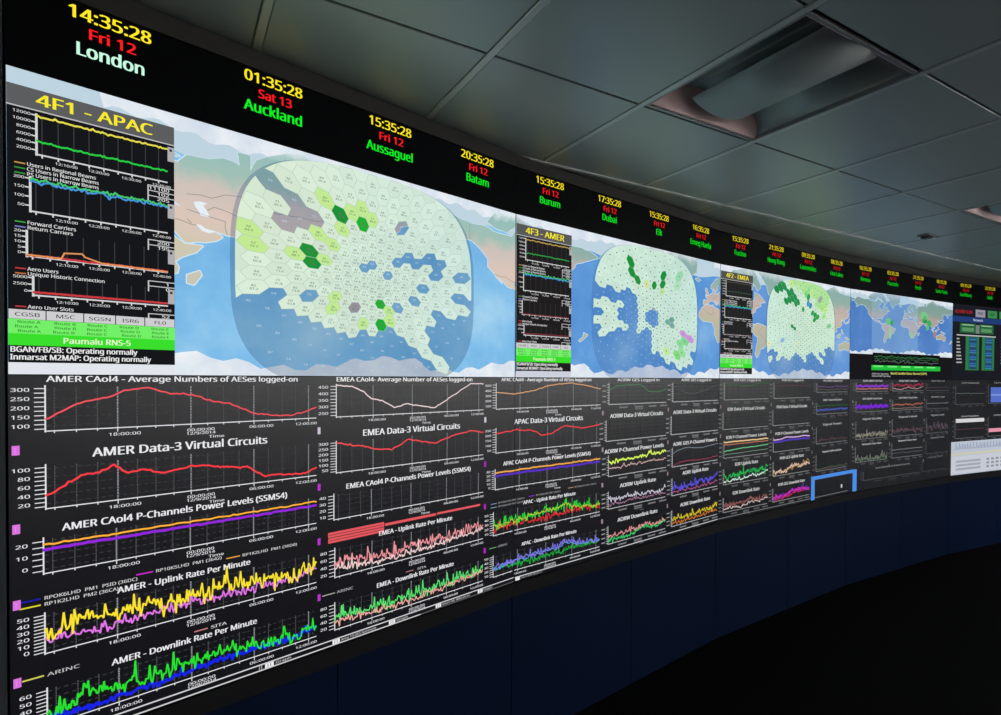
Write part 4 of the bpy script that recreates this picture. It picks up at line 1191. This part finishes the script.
# ------------------------------------------------------------------ side panels with the little charts (first three maps)
def side_panel(k, title, cols, tones):
    r = UP[k]
    P0, P1, ZT, ZB = k + .0016, k + .2066, 2.258, 1.630
    def px(a): return P0 + (P1 - P0) * a
    def pz(b): return ZT - (ZT - ZB) * b
    X = Layer()
    X.rect(P0, P1, ZB, ZT, tones[0], .003)
    base = X.build('status_panel', r, M['panel'])
    X = Layer()
    X.rect(P0, P1, pz(.0745), ZT, tones[1], .0034)
    X.line([(P0, pz(.076)), (P1, pz(.076))], .003, (190, 190, 190), .0036)
    X.text(title, px(.5), pz(.056), .0265, (250, 236, 40), w=.205 * .70, align='c', off=.004)
    X.build('panel_title', base, M['panel'])
    ax = (214, 214, 214)
    seed = 17 * k
    for (a0, b0, b1, labs, trs) in ((.155, .089, .236, ('2000', '4000', '6000', '8000', '10000', '12000'), ((cols[0], .94, .10, .0042), (cols[1], .31, .10, .0042))),
                                    (.12, .322, .447, ('50', '100', '150', '200'), (((70, 150, 220), .86, .25, .004), ((70, 200, 110), .92, .25, .004))),
                                    (.10, .519, .612, ('0', '5', '10', '15', '20'), ((cols[2], .04, .08, .005),)),
                                    (.132, .684, .753, ('0', '2500', '5000'), ((cols[2], .16, .05, .005),))):
        C = Layer()
        za, zb = pz(b0), pz(b1)
        C.line([(px(a0), za), (px(a0), zb - .002)], .0045, ax, .0036)
        C.line([(px(a0 + (.95 - a0) * q / 4), zb) for q in range(5)], .0035, ax, .0036)
        for q in range(9):
            x = px(a0 + .03 + (.95 - a0) * q / 9)
            C.line([(x, zb), (x, zb - .006)], .003, ax, .0036)
            C.line([(x, zb), (x, za)], .002, (58, 60, 62), .0033)
        for q, t in enumerate(labs):
            zq = zb + (za - zb) * (q + .6) / (len(labs) - .2)
            C.line([(px(a0), zq), (px(a0 - .025), zq)], .003, ax, .0036)
            C.text(t, px(a0 - .03), zq - .003, .0062, ax, align='r', stretch=1.3, off=.004)
        for q, fx in enumerate((.318, .507, .71, .911)):
            C.text('12:%d0:00' % (q + 1), px(fx), zb - .0150, .0060, ax, align='c', stretch=1.3, off=.004)
        ch = C.build('mini_chart', base, M['image'])
        for q, (c, lv, am, wd) in enumerate(trs):
            seed += 1
            T = Layer()
            pts = wiggle(flat(lv), 70, am * .11, seed, 0)
            if b0 > .5 and k == 0 and b0 < .6:
                bump = [(0, .05), (.22, .05), (.24, .28), (.36, .34), (.38, .22), (.5, .05), (1, .03)]
                T.line([(px(a0 + (.95 - a0) * x), zb + (za - zb) * y) for x, y in bump], .0035, (226, 150, 90), .0041)
            T.line([(px(a0 + (.95 - a0) * x), zb + (za - zb) * y) for x, y in pts], wd, c, .0040)
            T.build('trace', ch, M['image'])
    G = Layer()
    for b, t, c in ((.285, 'Users in Regional Beams', (196, 150, 70)), (.303, 'CS Users in Narrow Beams', (50, 150, 60)), (.321, 'PS Users in Narrow Beams', (50, 150, 60)),
                    (.497, 'Forward Carriers', (60, 160, 70)), (.515, 'Return Carriers', (120, 120, 190)), (.665, 'Aero Users', (190, 60, 60)), (.683, 'Unique Historic Connection', (190, 110, 60)), (.803, 'Aero User Slots', (190, 60, 60))):
        G.line([(px(.04), pz(b - .006)), (px(.092), pz(b - .006))], .003, c, .0036)
        G.text(t, px(.101), pz(b), .0082, (226, 226, 226), off=.004, w=.0169 * len(t) * .205)
    G.build('panel_legend', base, M['image'], 'stuff')
    G = Layer()
    for b, vals in ((.262, ('11100', '102', '205')), (.485, ('200', '195')), (.655, ('1', '0')), (.79, ('52',))):
        n = len(vals)
        G.line([(px(.82), pz(b)), (px(.82), pz(b + .021 * n))], .003, (200, 200, 200), .0036)
        for q, t in enumerate(vals):
            G.line([(px(.82), pz(b + .021 * q)), (px(.998), pz(b + .021 * q))], .0022, (200, 200, 200), .0036)
            G.text(t, px(.965), pz(b + .021 * q + .016), .008, (226, 226, 226), align='r', off=.004, stretch=1.5)
    G.build('value_boxes', base, M['image'], 'stuff')
    for b in (.087, .325, .517, .684):
        G = Layer()
        G.rect(px(.953), px(.998), pz(b + .06), pz(b), (176, 176, 178), .0044)
        G.rect(px(.966), px(.984), pz(b + .018), pz(b + .008), (50, 50, 52), .0048)
        G.build('scroll_tab', base, M['image'])
    G = Layer()
    xs = (0, .2, .413, .606, .794, 1)
    for q, t in enumerate(('CGSB', 'MSC', 'SGSN', 'ISR6', 'FL0')):
        G.rect(px(xs[q]) + .0006, px(xs[q + 1]) - .0006, pz(.842), pz(.808), (206, 206, 208), .0036)
        G.text(t, px((xs[q] + xs[q + 1]) / 2), pz(.832), .0085, (60, 60, 62), align='c', stretch=1.5, off=.004)
    G.build('table_header', base, M['panel'])
    G = Layer()
    G.rect(P0, P1, pz(.938), pz(.843), (58, 222, 44), .0036)
    G.rect(P0, P1, pz(.895), pz(.843), (116, 240, 104), .0038)
    rr = random.Random(k)
    for q in range(3):
        for p in range(5):
            G.text('Route %s' % 'ABCDE'[p], px(.02 + p * .2 + rr.uniform(0, .03)), pz(.857 + q * .0165), .0062, (40, 110, 40), stretch=1.3, off=.0042)
    G.text(('Paumalu RNS-5', 'Paumalu RNS-1', 'Fucino RNS-4')[k], px(.29), pz(.926), .0135, (226, 250, 200), w=.41 * .205, off=.0044)
    G.build('green_table', base, M['panel'])
    G = Layer()
    G.text('BGAN/FB/SB: Operating normally', px(0.006), pz(.962), .0125, (232, 232, 232), w=.735 * .205, off=.004)
    G.text('Inmarsat M2MAP: Operating normally', px(0.006), pz(.990), .0125, (232, 232, 232), w=.825 * .205, off=.004)
    G.build('status_text', base, M['image'])
side_panel(0, '4F1 - APAC', ((232, 222, 80), (40, 206, 70), (200, 60, 66)), ((22, 23, 26), (92, 93, 95)))
side_panel(1, '4F3 - AMER', ((190, 160, 80), (50, 160, 70), (120, 50, 54)), ((32, 30, 31), (90, 88, 88)))
side_panel(2, '4F2 - EMEA', ((84, 80, 66), (60, 84, 62), (76, 50, 52)), ((36, 36, 37), (82, 82, 80)))
X = Layer()
X.rect(.0016, .2066, Z_MID + .003, 1.629, (226, 230, 236), .0032)
X.build('white_strip', UP[0], M['panel'])
X = Layer()
X.rect(1.0016, 1.2066, Z_MID + .003, 1.629, (206, 208, 222), .0032)
X.build('white_strip', UP[1], M['panel'])

# ------------------------------------------------------------------ far right upper screen: tables
X = Layer()
X.rect(4.003, 4.998, Z_MID + .002, Z_MAP - .002, (28, 29, 36), .0006)
X.rect(4.003, 4.998, 2.135, 2.185, (34, 60, 118), .001)
X.text('ALARM SUM', 4.02, 2.215, .03, (170, 36, 40), w=.17)
for q, c in enumerate(((150, 144, 164),) + ((58, 134, 76),) * 5):
    X.rect(4.225 + q * .125, 4.325 + q * .125, 2.19, 2.26, c, .001)
    X.text('NOC', 4.245 + q * .125, 2.215, .022, (30, 50, 36), w=.06)
X.text('Network', 4.2, 2.15, .022, (190, 196, 214), w=.10)
X.build('tool_bar', UP[4], M['image'])
for t0 in (4.04, 4.50):
    X = Layer()
    for a, b in ((.05, .17), (.245, .355)):
        X.rect(t0 + a - .02, t0 + b + .02, 2.035, 2.125, (40, 96, 58), .001)
        X.rect(t0 + a, t0 + b, 2.05, 2.085, (88, 144, 98), .0014)
        X.rect(t0 + a, t0 + b, 2.105, 2.115, (150, 190, 150), .0014)
    X.rect(t0 + .19, t0 + .235, 2.035, 2.115, (120, 124, 126), .001)
    X.rect(t0 + .0, t0 + .40, 2.008, 2.018, (190, 190, 192), .001)
    X.build('summary_cells', UP[4], M['image'])
    X = Layer()
    for a, b, zc in ((.09, .225, 1.70), (.255, .385, 1.70)):
        X.rect(t0 + a, t0 + b, zc - .01, 2.005, (46, 122, 64), .001)
        X.rect(t0 + a + .03, t0 + b - .02, zc, 2.0, (38, 84, 112), .0014)
        for q in range(14):
            X.rect(t0 + a + .038, t0 + b - .028, zc + .006 + q * .0205, zc + .015 + q * .0205, ((60, 130, 160), (40, 60, 84), (52, 110, 190))[(q * 5 + int(a * 50)) % 3], .0018)
    for q in range(8):
        X.rect(t0 + .0, t0 + .055 - .004 * q, 1.755 + q * .031, 1.768 + q * .031, (170, 170, 172), .001)
    X.build('data_table', UP[4], M['image'])

for o in bpy.data.objects:
    for k_ in ('_w', '_t', '_k', '_u'):
        if k_ in o:
            del o[k_]
